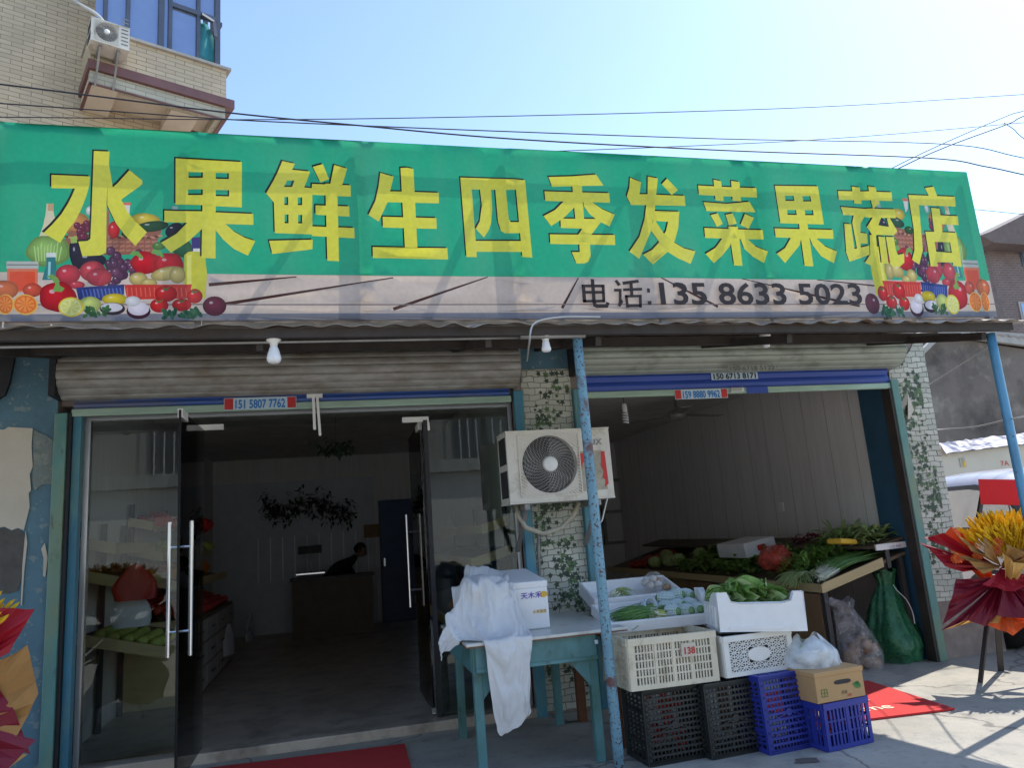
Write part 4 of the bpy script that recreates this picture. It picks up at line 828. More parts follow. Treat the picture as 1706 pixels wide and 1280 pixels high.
tcn = n.new('ShaderNodeTexCoord'); n1 = n.new('ShaderNodeTexNoise'); n1.inputs['Scale'].default_value = 30; n1.inputs['Detail'].default_value = 8; l.new(tcn.outputs['Object'], n1.inputs['Vector'])
r1 = n.new('ShaderNodeMapRange'); r1.inputs[1].default_value = .3; r1.inputs[2].default_value = .7; r1.inputs[3].default_value = .94; r1.inputs[4].default_value = 1.05; l.new(n1.outputs[0], r1.inputs[0])
vm = n.new('ShaderNodeVectorMath'); vm.operation = 'SCALE'; l.new(at.outputs[0], vm.inputs[0]); l.new(r1.outputs[0], vm.inputs[3])
n2 = n.new('ShaderNodeTexNoise'); n2.inputs['Scale'].default_value = 2.4; n2.inputs['Detail'].default_value = 9; mpn = n.new('ShaderNodeMapping'); mpn.inputs['Scale'].default_value = (1.6, 1, .5); l.new(tcn.outputs['Object'], mpn.inputs[0]); l.new(mpn.outputs[0], n2.inputs['Vector'])
r2 = n.new('ShaderNodeMapRange'); r2.inputs[1].default_value = .42; r2.inputs[2].default_value = .78; r2.inputs[4].default_value = .10; l.new(n2.outputs[0], r2.inputs[0])
dm = n.new('ShaderNodeMix'); dm.data_type = 'RGBA'; dm.inputs[7].default_value = (.46,.44,.40,1); l.new(r2.outputs[0], dm.inputs[0]); l.new(vm.outputs[0], dm.inputs[6]); l.new(dm.outputs[2], b.inputs[0])
tr = n.new('ShaderNodeBsdfTranslucent'); l.new(dm.outputs[2], tr.inputs[0]); mx = n.new('ShaderNodeMixShader'); mx.inputs[0].default_value = .33
l.new(b.outputs[0], mx.inputs[1]); l.new(tr.outputs[0], mx.inputs[2]); l.new(mx.outputs[0], n['Material Output'].inputs[0])
so = sh.build('printed_sheet', mbn, banner, smooth=True)
ca = so.data.color_attributes.new('print', 'FLOAT_COLOR', 'CORNER'); flatc = []
for f in cols:
    for c in f: flatc += [*c, 1.0]
ca.data.foreach_set('color', flatc)
# phone line in dark lettering
a = P(1091, 508, Y=BY-.02); b_ = P(1429, 508, Y=BY-.02)
t = text('135 8633 5023', 'phone_number', M['brownink'], banner, (a.x, BY-.026, a.z), .245, off=.022)
xs = [v.co.x for v in t.data.vertices]; mn, mxx = min(xs), max(xs)
for v in t.data.vertices: v.co.x = mn + (v.co.x-mn)*(b_.x-a.x)/(mxx-mn)
zs = [v.co.z for v in t.data.vertices]; zt, zb = P(1260,473,Y=BY).z, P(1260,510,Y=BY).z
z0_, z1_ = min(zs), max(zs)
for v in t.data.vertices: v.co.z = (zb-banner.location.z) + (v.co.z-z0_)*(zt-zb)/(z1_-z0_)
tel = MB()
def tp(pts): tel.prism([P(950+x/3.412, 450+y/3.412, Y=BY-.026) for x, y in pts], (0, .001, 0))
for s_ in ([(64,82),(84,84),(92,185),(72,184)], [(178,82),(195,82),(200,182),(183,180)], [(64,82),(195,82),(196,98),(66,98)], [(72,118),(192,118),(193,134),(73,134)], [(72,170),(198,168),(199,184),(74,184)],
           [(116,50),(136,52),(146,182),(152,196),(200,196),(206,180),(224,188),(214,214),(150,216),(132,206),(126,184)],
           [(252,62),(266,54),(288,82),(272,92)], [(248,106),(292,106),(292,178),(276,178),(276,122),(250,122)], [(276,178),(296,168),(302,182),(284,210),(270,202)],
           [(296,66),(386,54),(392,70),(300,84)], [(300,104),(408,100),(409,116),(302,120)], [(336,72),(354,70),(360,150),(342,150)], [(310,142),(406,140),(407,154),(312,156)], [(310,142),(326,142),(334,214),(318,214)], [(390,142),(406,140),(408,214),(392,214)], [(318,196),(404,194),(404,210),(320,212)],
           [(436,104),(452,104),(454,128),(438,128)], [(440,176),(462,176),(463,198),(442,198)]): tp(s_)
tel.build('telephone_lettering', M['brownink'], banner)
for p in POSTS: MB().box(p-.02, p+.02, BY+.03, BY+.07, 2.80, 4.04).build('frame_post', M['greypipe'], banner)
for z in (2.86, 4.03): MB().box(-2.75, 5.14, BY+.071, BY+.105, z-.018, z+.018).build('frame_rail', M['greypipe'], banner)
for p, dx in zip(POSTS, (.0,.0,-.1,-.35,.1,-.35,.15,.1,0)): MB().beam((p, BY+.11, 4.0), (p+dx, BY+.85, 2.95), .035, .035).build('frame_brace', M['greypipe'], banner)

# ================================================================== BUILDINGS BEHIND
# tan tiled block with a glazed bay, turned 24.6 degrees
TA = rad(24.6); td, tn_ = V((math.cos(TA), math.sin(TA), 0)), V((-math.sin(TA), math.cos(TA), 0))
O = EYE + ray(260,110)*10.5; O.z = 0
def PL(x, y, v=0.0):
    p = Pn(x, y, O + tn_*v, tn_) - O; return p.dot(td), p.z
tan_b = bpy.data.objects.new('apartment_block', None); COL.objects.link(tan_b); tag(tan_b, 'tan tiled apartment block with a blue glazed bay behind the left end of the banner', 'building')
uL, uR = PL(150,105)[0], PL(377,140)[0]; uW = PL(292,208,.75)[0]
zT0, zT1 = (PL(150,114)[1]+PL(384,186)[1])/2, (PL(150,97)[1]+PL(384,174)[1])/2
zB = (PL(150,133)[1] + PL(372,202)[1])/2; zS = (PL(228,66)[1]+PL(376,117)[1])/2
MB().box(-9, uW, .75, 4.5, 0, 13).build('wall', TANBRICK, tan_b, uv=True)
MB().box(uW+.01, uR-.1, 1.0, 4.4, 0, 13).build('plain_wall', M['soffit'], tan_b)
MB().box(uL, uR, 0, .9, zT1-.02, zS-.03).build('bay_parapet', TANBRICK, tan_b, uv=True)
MB().box(uL-.03, uR+.10, -.07, 1.0, zT0, zT1).build('bay_trim', M['browntrim'], tan_b)
x = MB(); x.box(uL, uR-.02, -.015, .10, zB, zT0-.002).box(uR-.14, uR-.02, .102, .95, zB, zT0-.002).build('bay_beam', TANBAND, tan_b, uv=True)
x = MB().box(uL+.002, uR-.025, -.02, .005, zB-.022, zB-.001).box(uL-.01, uL+.03, -.02, .74, zB-.022, zB-.001).box(uR-.06, uR-.018, .006, .95, zB-.022, zB-.001); x.build('drip_edge', M['browntrim'], tan_b)
MB().box(uL+.01, uL+.35, .0, .74, zB-.018, zT0-.004).build('corbel', M['soffit'], tan_b)
xm = PL(283,190,.4)[0]; MB().box(xm-.05, xm+.33, .1, .745, zB-.02, zT0-.004).build('corbel', M['soffit'], tan_b)
MB().box(uL+.35, uR-.145, .101, .745, zT0-.055, zT0-.006).build('soffit', M['soffit'], tan_b)
MB().box(uL-.02, uR+.06, -.05, .9, zS-.03, zS+.012).build('window_sill', M['trimgrey'], tan_b)
wz1 = zS + 3.0
gl_ = MB().box(uL+.05, PL(332,70)[0], .07, .085, zS+.03, wz1).build('bay_window', M['winblue'], tan_b)
ff = MB()
for px_ in (176, 214, 270, 285, 332, 364):
    u_ = PL(px_, 40)[0]; wd = .05 if px_ not in (270, 364) else .075; ff.box(u_-wd/2, u_+wd/2, .03, .11, zS+.012, wz1)
zr = PL(300,8)[1]; ff.box(PL(285,10)[0], PL(364,40)[0], .028, .108, zr-.035, zr+.035)
ff.box(uL+.03, uR-.03, .035, .105, zS+.012, zS+.06); ff.build('window_frame', M['framedark'], tan_b)
MB().box(PL(332,10)[0], PL(364,20)[0], .07, .085, zr+.04, wz1).build('upper_pane', M['winblue'], tan_b)
ff = MB()
for v in (.45, .85): ff.box(uR-.09, uR-.03, v, v+.07, zS+.012, wz1)
ff.box(uR-.09, uR-.03, .1, .9, zr-.03, zr+.03).build('side_frame', M['framedark'], tan_b)
MB().box(uL+.05, uR-.3, 1.5, 1.6, zS, wz1).build('room_wall', M['soffit'], tan_b); MB().box(uL, uR+.05, 0.0, 1.0, wz1, wz1+.2).build('bay_roof', M['soffit'], tan_b)
sash = MB(); a, b_ = PL(335,20), PL(362,28)
sash.beam((a[0], -.02, zr-.04), (b_[0], .06, zr-.05), .04, .04).beam((b_[0]-.03, .05, zr-.05), (b_[0]-.18, -.55, zr-.75), .04, .04); sash.build('open_sash', M['framedark'], tan_b)
u2 = uR+2.0
tan_b.location = O; tan_b.rotation_euler = (0, 0, TA)
# its air conditioner and the cloth hung inside the open sash
ac2 = bpy.data.objects.new('air_conditioner', None); COL.objects.link(ac2); tag(ac2, 'small white outdoor air conditioner high on the tan apartment block', 'air conditioner', 'outdoor air conditioner units')
a, b_ = PL(152,58,-.36), PL(216,80,-.36); ua, ub = PL(152,40,-.36)[0], PL(216,60,-.36)[0]; za, zb = PL(152,64,-.36)[1], PL(152,28,-.36)[1]
aircon(ac2, ua, ub, -.36, -.06, za, zb, False)
for x in (ua+.12, ub-.12): MB().beam((x, -.34, za-.02), (x, 0, za-.02), .03, .03).beam((x, -.3, za-.03), (x, 0, za-.45), .025, .025).build('bracket', M['greypipe'], ac2)
gr = MB()
for i in range(8): gr.box(ub-(ub-ua)*.22, ub-(ub-ua)*.04, -.368, -.362, za+.05+i*.055, za+.065+i*.055)
gr.build('side_louvre', M['greyink'], ac2)
ac2.location = O; ac2.rotation_euler = (0, 0, TA)
def tl(u_, v, z): return O + td*u_ + tn_*v + V((0,0,z))
wire('refrigerant_pipe', 'pale pipe running up from the upper air conditioner', [tl(ua+.25,-.2,zb), tl(ua+.1,-.1,zb+.25), tl(ua-.15,.1,zb+.5), tl(ua-.5,.5,zb+1.1), tl(ua-.7,.6,zb+2.2)], .022, M['cablewhite'], cat='pipe')
tc_ = MB(); rows = []
for i in range(8):
    t = i/7; c_ = PL(340+3*math.sin(t*3), 38+t*62, .15); wd = .05+.09*math.sin(t*2.2)
    rows.append([tl(c_[0]+wd*(k/4-.5)*2, .15+.03*math.sin(k*2.3+t*2), c_[1]) for k in range(5)])
tag(tc_.sheet(rows).build('hanging_cloth', M['tealcloth'], None, smooth=True, solid=.004), 'teal cloth hanging in the open sash of the glazed bay', 'cloth')

# grey rendered gable house on the right
hs = thing('gable_house', 'grey rendered gable house with a pale verge board and tiled roof', 'house', (14, 14, 0))
HY = 14.0
MB().prism([P(x, y, Y=HY) for x, y in ((1470,660),(1566,560),(1720,584),(1900,612),(1900,905),(1470,905))], (0,4,0)).build('wall', M['housegrey'], hs)
vg = MB(); vg.prism([P(x, y, Y=HY-.06) for x, y in ((1470,655),(1470,640),(1568,549),(1720,560),(1900,590),(1900,612),(1720,580),(1566,560))], (0,-.12,0)); vg.build('verge_board', M['trimgrey'], hs)
ro = MB(); rows = []
for i in range(90):
    u_ = i/89; rows.append([P(1568+332*u_, 547+42*u_, Y=HY-.2) + V((0, k*1.1, .05*abs(math.sin(i*.9)) + k*.08)) for k in range(6)])
ro.sheet(rows).build('roof', M['rooftile'], hs, solid=.04)
# low white wall with number and tarpaulin on top
lw = thing('low_wall', 'low white wall with red mark 7A behind the parked car', 'wall', (10, 10.4, 0))
LY = 10.4
MB().prism([P(x, y, Y=LY) for x, y in ((1500,772),(1580,756),(1706,741),(1860,722),(1860,1000),(1500,1000))], (0,.2,0)).build('wall', M['lowwall'], lw)
a = P(1667,777,Y=LY); text('7A', 'painted_mark', M['redink'], lw, (a.x, LY-.006, a.z), .125, off=.0, wide=1.25)
a = P(1597,764,Y=LY); b_ = P(1609,778,Y=LY); MB().box(a.x, b_.x, LY-.012, LY-.002, b_.z, a.z).build('niche', M['greysticker'], lw); MB().box(b_.x-.05, b_.x, LY-.02, LY-.013, b_.z+.005, a.z-.06).build('rusty_bracket', M['goldink'], lw)
tp_ = MB(); rows = []
for j_ in range(5):
    rows.append([P(1490+i*6.2, 0 + (771-(i*6.2-10)*.145 if i*6.2 < 90 else 757-(i*6.2-90)*.12) - 2 + 2*noise.noise(V((i*.5, j_, 0))) , Y=LY-.1) + V((0, j_*.16, j_*.05 + .035*noise.noise(V((i*.8, j_*1.3, 2))))) for i in range(62)])
tag(tp_.sheet(rows).build('tarpaulin', M['tarp'], None, smooth=False, solid=.01), 'crumpled blue tarpaulin lying along the top of the low white wall', 'tarpaulin')
# brown brick house upper right
h2 = thing('brick_house', 'brown brick house with a dark overhanging roof at the upper right edge', 'house', (22, 20, 0))
HY = 20.0
x0 = P(1660,480,Y=HY).x; z1 = P(1660,410,Y=HY).z
MB().box(x0, x0+9, HY, HY+7, 0, z1).build('wall', HBRICK, h2, uv=True)
MB().prism([P(1634,392,Y=HY-.7), P(1650,386,Y=HY-.7), P(1706,358,Y=HY-.7), P(1900,260,Y=HY-.7), P(1900,420,Y=HY-.7), P(1656,404,Y=HY-.7)], (0,8,0)).build('roof', M['roofbrown'], h2)
a, b_ = P(1694,402,Y=HY), P(1740,445,Y=HY); wn = MB().box(a.x, b_.x, HY-.03, HY-.005, b_.z, a.z).build('window', M['framedark'], h2)
MB().box(a.x+.08, b_.x-.08, HY-.045, HY-.032, b_.z+.08, a.z-.08).build('pane', M['winblue'], wn)
a, b_ = P(1695,503,Y=HY), P(1740,540,Y=HY); wn = MB().box(a.x, b_.x, HY-.03, HY-.005, b_.z, a.z).build('window', M['trimgrey'], h2); MB().box(a.x+.08, b_.x-.08, HY-.045, HY-.032, b_.z+.08, a.z-.08).build('pane', M['winblue'], wn)
ch = thing('small_roof', 'small dark gabled roof end just right of the banner', 'roof', (17, 18, 0))
MB().prism([P(x, y, Y=18) for x, y in ((1640,560),(1655,486),(1659,486),(1680,540),(1685,560))], (0,2,0)).build('gable', M['roofbrown'], ch)

# ---- overhead wires
WG = 'overhead wires'
def ow(lbl, pts, Y, r=.009): wire('overhead_wire', lbl, [P(x, y, Y=Y) for x, y in pts], r, M['cable'], WG, 'wire')
ow('thick dark wire crossing the whole sky from the tan block down to the right edge', [(-200,118),(0,140),(160,160),(385,188),(600,209),(850,231),(1200,250),(1546,263),(1640,277),(1706,291),(1900,335)], 7.5, .0085)
ow('thin wire just below the thick one, almost level towards the right', [(-200,160),(0,172),(200,186),(385,199),(600,209),(850,219),(1200,231),(1577,240),(1706,263),(1900,300)], 8.2, .007)
ow('thin wire rising gently across the upper sky to the right edge', [(-200,200),(0,195),(380,199),(700,196),(1100,187),(1400,176),(1706,157),(1900,146)], 8.8, .006)
ow('thin wire rising from the banner top to the upper right', [(600,262),(885,253),(1100,245),(1316,235),(1500,222),(1706,204),(1900,187)], 9.2, .006)
ow('upper of the paired thick wires slanting up at the right edge', [(1400,328),(1490,278),(1580,235),(1680,192),(1706,184),(1800,150)], 8.0, .007)
ow('lower of the paired thick wires slanting up at the right edge', [(1400,334),(1500,279),(1580,243),(1680,206),(1706,193),(1800,160)], 7.9, .009)
ow('short thin wire branching down from the paired wires at the right edge', [(1672,204),(1690,216),(1706,231),(1800,300)], 8.0, .006)
ow('thin wire above the brown brick house roof', [(1560,343),(1636,350),(1706,357),(1850,370)], 12, .007)
wire('sagging_cable', 'pale cable sagging from the ivy pier to the right blue pole', [P(1562,716,Y=6.1), P(1620,712,Y=5.4), P(1672,701,Y=4.6), P(1720,690,Y=4.3), P(1850,650,Y=3.8)], .007, M['cablewhite'])
wire('thin_rope', 'thin pale rope slanting up to the right blue pole', [P(1549,640,Y=6.0), P(1600,608,Y=5.3), P(1649,575,Y=4.52)], .004, M['cablewhite'], cat='rope')

# ================================================================== FRONT OBJECTS
# ---- turquoise table
tb = thing('market_table', 'old turquoise wooden table with a worn pale top in front of the middle pier', 'table', (1.25, 5.2, 0))
tx0, tx1, ty0, ty1, tz = .79, 1.80, 4.67, 5.76, .79
MB().box(tx0-.03, tx1, ty0-.03, ty1, tz-.02, tz).build('tabletop', M['tabletop'], tb, bevel=.004)
MB().box(tx0-.034, tx1+.004, ty0-.034, ty1+.004, tz-.026, tz-.0205).build('top_edge', M['wood'], tb)
for a, b_ in (((tx0+.03, ty0+.02),(1.60, ty0+.02)), ((tx0+.03, ty1-.06),(1.60, ty1-.06)), ((tx0+.02, ty0+.05),(tx0+.02, ty1-.08)), ((1.60, ty0+.05),(1.60, ty1-.08))):
    o = MB().beam((a[0], a[1], tz-.105), (b_[0], b_[1], tz-.105), .025, .155).build('apron', M['teal'], tb, bevel=.003)
MB().beam((tx0+.03, ty0+.004, tz-.168), (1.60, ty0+.004, tz-.168), .008, .02).build('apron_moulding', M['teal'], tb)
for x, y in ((.83, 4.72), (1.575, 4.72), (.87, 5.68), (1.60, 5.68)):
    s_ = 1 if x < 1.2 else -1
    lg = MB().beam((x, y, 0), (x, y, tz-.03), .055, .055).build('leg', M['teal'], tb, bevel=.004)
    if y < 5: MB().prism([(x+s_*.028, y-.022, tz-.178), (x+s_*.16, y-.022, tz-.178), (x+s_*.028, y-.022, tz-.34)], (0, .02, 0)).build('corner_bracket', M['teal'], lg)
a = P(993, 1070, Y=4.67); MB().box(a.x-.012, a.x+.01, 4.662, 4.666, a.z-.012, a.z+.012).build('price_tag', M['paleblue'], tb)

# ---- polystyrene box on the table
bx = thing('foam_box', 'white polystyrene box with purple printing on the turquoise table under the cloth', 'box', (1.25, 5.2, tz))
fx0, fx1, fy0, fy1, fz = .98, 1.385, 4.95, 5.52, 1.10
fbm = MB().obox(((fx0+fx1)/2, (fy0+fy1)/2, tz+.135), (fx1-fx0, fy1-fy0, .268)).build('body', M['foam'], bx, bevel=.012)
MB().obox(((fx0+fx1)/2, (fy0+fy1)/2, tz+.318), (fx1-fx0+.006, fy1-fy0+.006, .045), (rad(6),0,0)).build('lid', M['foam'], bx, bevel=.008)
text('天木禾', 'lettering', M['purpleink'], bx, (fx0+.215, fy0-.0015, tz+.205), .045, bold=.02, wide=1.1)
MB().poly([(fx0+.375+.026*math.cos(i*.314), fy0-.0018, tz+.222+.02*math.sin(i*.314)) for i in range(20)]).build('round_emblem', M['goldink'], bx)
text('水果蔬菜', 'small_lettering', M['goldink'], bx, (fx0+.29, fy0-.0015, tz+.105), .024, bold=.015)

# ---- cloth draped over the box and the table front
cl_rows = []
ctrl = [  # columns left to right, each from the back/top down; (px, py, Y)
 [(772,958,5.42),(752,975,5.2),(742,1010,5.0),(738,1045,4.9),(731,1075,4.86),(733,1088,4.85),(736,1092,4.85),(736,1094,4.85),(736,1096,4.85)],
 [(776,941,5.46),(762,965,5.1),(755,1000,4.95),(752,1030,4.85),(748,1055,4.82),(744,1070,4.82),(743,1078,4.82),(742,1080,4.82),(742,1081,4.82)],
 [(786,944,5.42),(778,962,4.97),(772,1000,4.93),(768,1030,4.86),(764,1040,4.80),(762,1046,4.78),(762,1050,4.77),(762,1052,4.77),(762,1054,4.77)],
 [(806,943,5.40),(796,960,4.94),(790,1000,4.92),(788,1035,4.84),(792,1052,4.76),(796,1058,4.72),(800,1062,4.70),(803,1064,4.70),(805,1066,4.70)],
 [(822,948,5.35),(820,964,4.935),(822,1000,4.92),(826,1035,4.82),(832,1058,4.70),(840,1070,4.625),(846,1110,4.60),(846,1150,4.60),(852,1190,4.60)],
 [(838,955,5.25),(842,966,4.935),(850,1000,4.92),(858,1030,4.82),(860,1055,4.68),(860,1075,4.62),(856,1115,4.58),(858,1155,4.575),(862,1198,4.59)],
 [(842,955,5.15),(850,968,4.93),(862,1000,4.91),(871,1028,4.82),(874,1052,4.69),(877,1072,4.62),(872,1115,4.595),(876,1145,4.585),(874,1178,4.60)],
 [(846,957,5.05),(855,970,4.93),(870,1003,4.915),(882,1030,4.86),(886,1048,4.74),(882,1066,4.625),(876,1110,4.60),(884,1150,4.60),(884,1162,4.60)]]
rows = []
for i, colm in enumerate(ctrl): rows.append([P(x, y, Y=Y) for x, y, Y in colm])
def cr(p, t):
    i = min(len(p)-2, int(t)); f = t-i; p0, p1, p2, p3 = p[max(0,i-1)], p[i], p[i+1], p[min(len(p)-1, i+2)]
    return .5*((2*p1) + (p2-p0)*f + (2*p0-5*p1+4*p2-p3)*f*f + (3*p1-p0-3*p2+p3)*f**3)
NU, NVv = 56, 60; grid = []
for a in range(NU+1):
    colp = []
    u_ = a/NU*(len(rows)-1)
    ctl = [cr([rows[i][k] for i in range(len(rows))], u_) for k in range(9)]
    for b2 in range(NVv+1):
        p = cr(ctl, b2/NVv*8); k = noise.noise(V((u_*2.6 + b2*.02, b2*.035, 1))); k2 = noise.noise(V((u_*6, b2*.06, 5)))
        k3 = noise.noise(V((u_*3.5-b2*.10, b2*.02, 8))); p = p + V((.006*k2, -.026*abs(k) - .012*k2 - .016*abs(k3)**.7, .012*k if b2 < 8 else .004*k))
        colp.append(p)
    grid.append(colp)
co = MB().sheet(grid).build('white_cloth', M['cloth'], None, smooth=True)
col_t = MB().box(tx0-.036, tx1+.006, ty0-.036, ty1+.006, tz-.17, tz+.002).build('tmp', M['foam'], None); col_b = MB().box(fx0-.002, fx1+.002, fy0-.002, fy1+.002, tz-.05, fz+.002).build('tmp', M['foam'], None)
hidden = [o for o in COL.objects if o not in (co, col_t, col_b)]
solve = bpy.data.scenes.new('solve')
for o in (co, col_t, col_b): solve.collection.objects.link(o)
for o in (col_t, col_b): o.modifiers.new('c', 'COLLISION'); o.collision.thickness_outer = .004; o.collision.cloth_friction = 40
vg = co.vertex_groups.new(name='pin'); wid = NVv+1
vg.add([a*wid+b2 for a in range(0, NU+1) for b2 in (0,)] + [a*wid+8 for a in (0, 14, 28, 42, 56)] + [a*wid+b2 for a in (0, 3) for b2 in (18, 24, 30)], 1.0, 'REPLACE')
md = co.modifiers.new('cloth', 'CLOTH'); st_ = md.settings; st_.quality = 5; st_.mass = .15; st_.tension_stiffness = 12; st_.compression_stiffness = 12; st_.shear_stiffness = 4; st_.bending_stiffness = .04
st_.vertex_group_mass = 'pin'; st_.shrink_min = -.10; st_.shrink_max = -.10; st_.air_damping = 3
md.collision_settings.collision_quality = 3; md.collision_settings.distance_min = .004; md.collision_settings.use_self_collision = False
md.point_cache.frame_start = 1; md.point_cache.frame_end = 40
win_vl = solve.view_layers[0]
for f_ in range(1, 33): solve.frame_set(f_)
dgs = win_vl.depsgraph; dgs.update(); me2 = bpy.data.meshes.new_from_object(co.evaluated_get(dgs)); me2.name = 'white_cloth'
co.modifiers.clear(); co.data = me2; co.vertex_groups.clear()
bpy.data.scenes.remove(solve)
for o in (col_t, col_b): bpy.data.objects.remove(o)
md = co.modifiers.new('solid', 'SOLIDIFY'); md.thickness = .002; md = co.modifiers.new('sub', 'SUBSURF'); md.levels = 1; md.render_levels = 1
tag(co, 'crumpled white cloth draped over the foam box and hanging down the table front', 'cloth')

# ---- vented plastic crate builder
def crate(root, w_, d, h, m, bars=(14, 4), slots=True, thick=.012, pattern=None, part='wall'):
    """open crate, origin at the base centre, front towards -Y"""
    X, Yv = w_/2, d/2
    def wall(p0, p1, nrm, n, rows_, pat=None):
        mb = MB(); p0, p1 = V(p0), V(p1); d_ = p1-p0; L = d_.length; e = d_/L; up = V((0,0,1)); tpr = nrm*(-.012)
        def bar(u0, u1, z0, z1, th=thick, o=0):
            a = p0 + e*u0; b_ = p0 + e*u1; q = nrm*(th/2)
            mb.add([a-q+up*z0, b_-q+up*z0, b_+q+up*z0, a+q+up*z0, a-q+up*z1, b_-q+up*z1, b_+q+up*z1, a+q+up*z1], [(0,1,2,3),(7,6,5,4),(0,4,5,1),(1,5,6,2),(2,6,7,3),(3,7,4,0)])
        bar(0, L, 0, h*.10); bar(0, L, h*.86, h, thick*1.9); bar(0, L*.07, h*.10, h*.86); bar(L*.93, L, h*.10, h*.86)
        if pat == 'solid': bar(L*.07, L*.93, h*.10, h*.86, thick*.5)
        elif pat == 'flower':
            k = 6; cw = L*.86/k; rh = h*.76/4
            for i in range(k):
                for j in range(4):
                    cx_, cz_ = L*.07 + cw*(i+.5), h*.10 + rh*(j+.5)
                    if abs(cx_-L/2) < cw*1.35 and abs(cz_-h*.48) < rh*1.1: continue
                    for q in range(4):
                        a = q*math.pi/4; du, dz = math.cos(a)*cw*.5, math.sin(a)*rh*.5
                        if q % 2: du, dz = math.copysign(cw*.5, du), math.copysign(rh*.5, dz)
                        A = p0+e*(cx_-du)+up*(cz_-dz); Bq = p0+e*(cx_+du)+up*(cz_+dz); mb.beam(A, Bq, .0055, .006, nrm)
                    pr = [p0+e*(cx_+cw*.5*math.cos(i_*math.pi/8))+up*(cz_+rh*.5*math.sin(i_*math.pi/8)) for i_ in range(17)]; mb.tube(pr, .0030, 5, False)
            pl_ = [p0+e*(L/2+cw*1.15*math.cos(i_*math.pi/12))+up*(h*.48+rh*.95*math.sin(i_*math.pi/12)) for i_ in range(24)]; mb.prism([q_-nrm*.006 for q_ in pl_], nrm*.012)
        else:
            for i in range(1, n): u_ = L*.07 + L*.86*i/n; bar(u_-L*.86/n*.24, u_+L*.86/n*.24, h*.10, h*.86, thick*.7)
            for j in range(1, rows_): z = h*.10 + h*.76*j/rows_; bar(L*.07, L*.93, z-h*.016, z+h*.016, thick*.9)
            for q in (.3, .5, .7): bar(L*q-.008, L*q+.008, h*.10, h*.86, thick*1.25)
        return mb
    oth = 'solid' if pattern else None
    for p0, p1, nr, n_, pt in (((-X,-Yv,0),(X,-Yv,0),V((0,-1,0)),bars[0],pattern), ((X,Yv,0),(-X,Yv,0),V((0,1,0)),bars[0],oth), ((-X,Yv,0),(-X,-Yv,0),V((-1,0,0)),max(5,int(bars[0]*d/w_)),oth), ((X,-Yv,0),(X,Yv,0),V((1,0,0)),max(5,int(bars[0]*d/w_)),oth)):
        wall(p0, p1, nr, n_, bars[1], pt).build(part, m, root)
    fl = MB()
    for i in range(13): y = -Yv + d*(i+.5)/13; fl.box(-X, X, y-d*.016, y+d*.016, 0, .010)
    for i in range(15): x = -X + w_*(i+.5)/15; fl.box(x-w_*.011, x+w_*.011, -Yv, Yv, .0105, .016)
    for q in range(6): a = rad(15+30*q); fl.beam((.03*math.cos(a),.03*math.sin(a),.002),(min(X,.17)*math.cos(a),min(Yv,.17)*math.sin(a),.002),.006,.006)
    fl.lathe([(.001,-.001),(.022,-.001),(.022,.018),(.001,.018)], (0,0,0), 16)
    fl.box(-X,X,-Yv,-Yv+.022,0,.012).box(-X,X,Yv-.022,Yv,0,.012).box(-X,-X+.022,-Yv+.022,Yv-.022,0,.012).box(X-.022,X,-Yv+.022,Yv-.022,0,.012)
    fl.build('base_grid', m, root)

CG = 'plastic crates stacked in front of the shop'
# black and blue crates standing on their sides: base grid faces the street
k1 = thing('plastic_crate', 'black plastic crate on its side with red goods inside, under the beige crate', 'crate', (0,0,0), CG)
crate(k1, .39, .42, .30, M['black_crate'], (13, 4))
k1.location = (1.985, 4.47, .215); k1.rotation_euler = (rad(-90), 0, rad(3))
k2 = dup(k1, (2.372, 4.43, .213), label='dark green-black plastic crate on its side, between the black and the blue crates', rot=(rad(-91), 0, rad(5)))
k3 = thing('plastic_crate', 'blue plastic crate standing on its side under the white crate', 'crate', (0,0,0), CG)
crate(k3, .36, .44, .26, M['blue_crate'], (12, 4))
k3.location = (2.70, 4.36, .222); k3.rotation_euler = (rad(-93), 0, rad(6))
k4 = thing('plastic_crate', 'low blue crate beneath the brown carton, beside the red mat', 'crate', (0,0,0), CG)
crate(k4, .36, .30, .27, M['blue_crate'], (11, 3)); k4.location = (3.00, 4.40, .003); k4.rotation_euler = (0, 0, rad(8))
k5 = thing('plastic_crate', 'grimy beige slotted crate marked 138 on top of the black crates', 'crate', (0,0,0), CG)
crate(k5, .60, .40, .30, M['beige_crate'], (25, 5)); t = MB().box(.05, .15, -.222, -.214, .165, .245).build('number_plate', M['patchwhite'], k5); text('138', 'number', M['redink'], k5, (.058, -.2235, .182), .056, bold=.03)
k5.location = (1.995, 4.64, .440); k5.rotation_euler = (0, rad(1), rad(3))
k6 = thing('plastic_crate', 'white crate with pierced flower pattern and blank oval under the lettuce box', 'crate', (0,0,0), CG)
crate(k6, .50, .36, .245, M['white_crate'], (16, 4), pattern='flower'); MB().box(-.225, .225, -.155, .155, .02, .20).build('shade_block', M['black_crate'], k6); k6.location = (2.59, 4.63, .446); k6.rotation_euler = (0, 0, rad(3))  # black box added inside, stands in for the shade behind the pierced holes
# goods inside the first black crate, lettering-free red packets
gd = MB()
for i in range(14): gd.obox((1.985+R(-.13,.13), 4.62+R(-.05,.08), .06+.025*i), (.07, .05, .03), (R(-.4,.4), R(-.4,.4), R(-1,1)))
tag(gd.build('red_packets', M['red'], None, bevel=.006), 'jumble of red packets inside the black crate on its side', 'packets')
gd = MB()
for i in range(5): gd.obox((3.0+R(-.1,.1), 4.4+R(-.06,.06), .05+.04*i), (.08, .06, .03), (R(-.4,.4), R(-.4,.4), R(-1,1)))
tag(gd.build('red_packets', M['red'], None, bevel=.006), 'few red packets inside the low blue crate', 'packets')

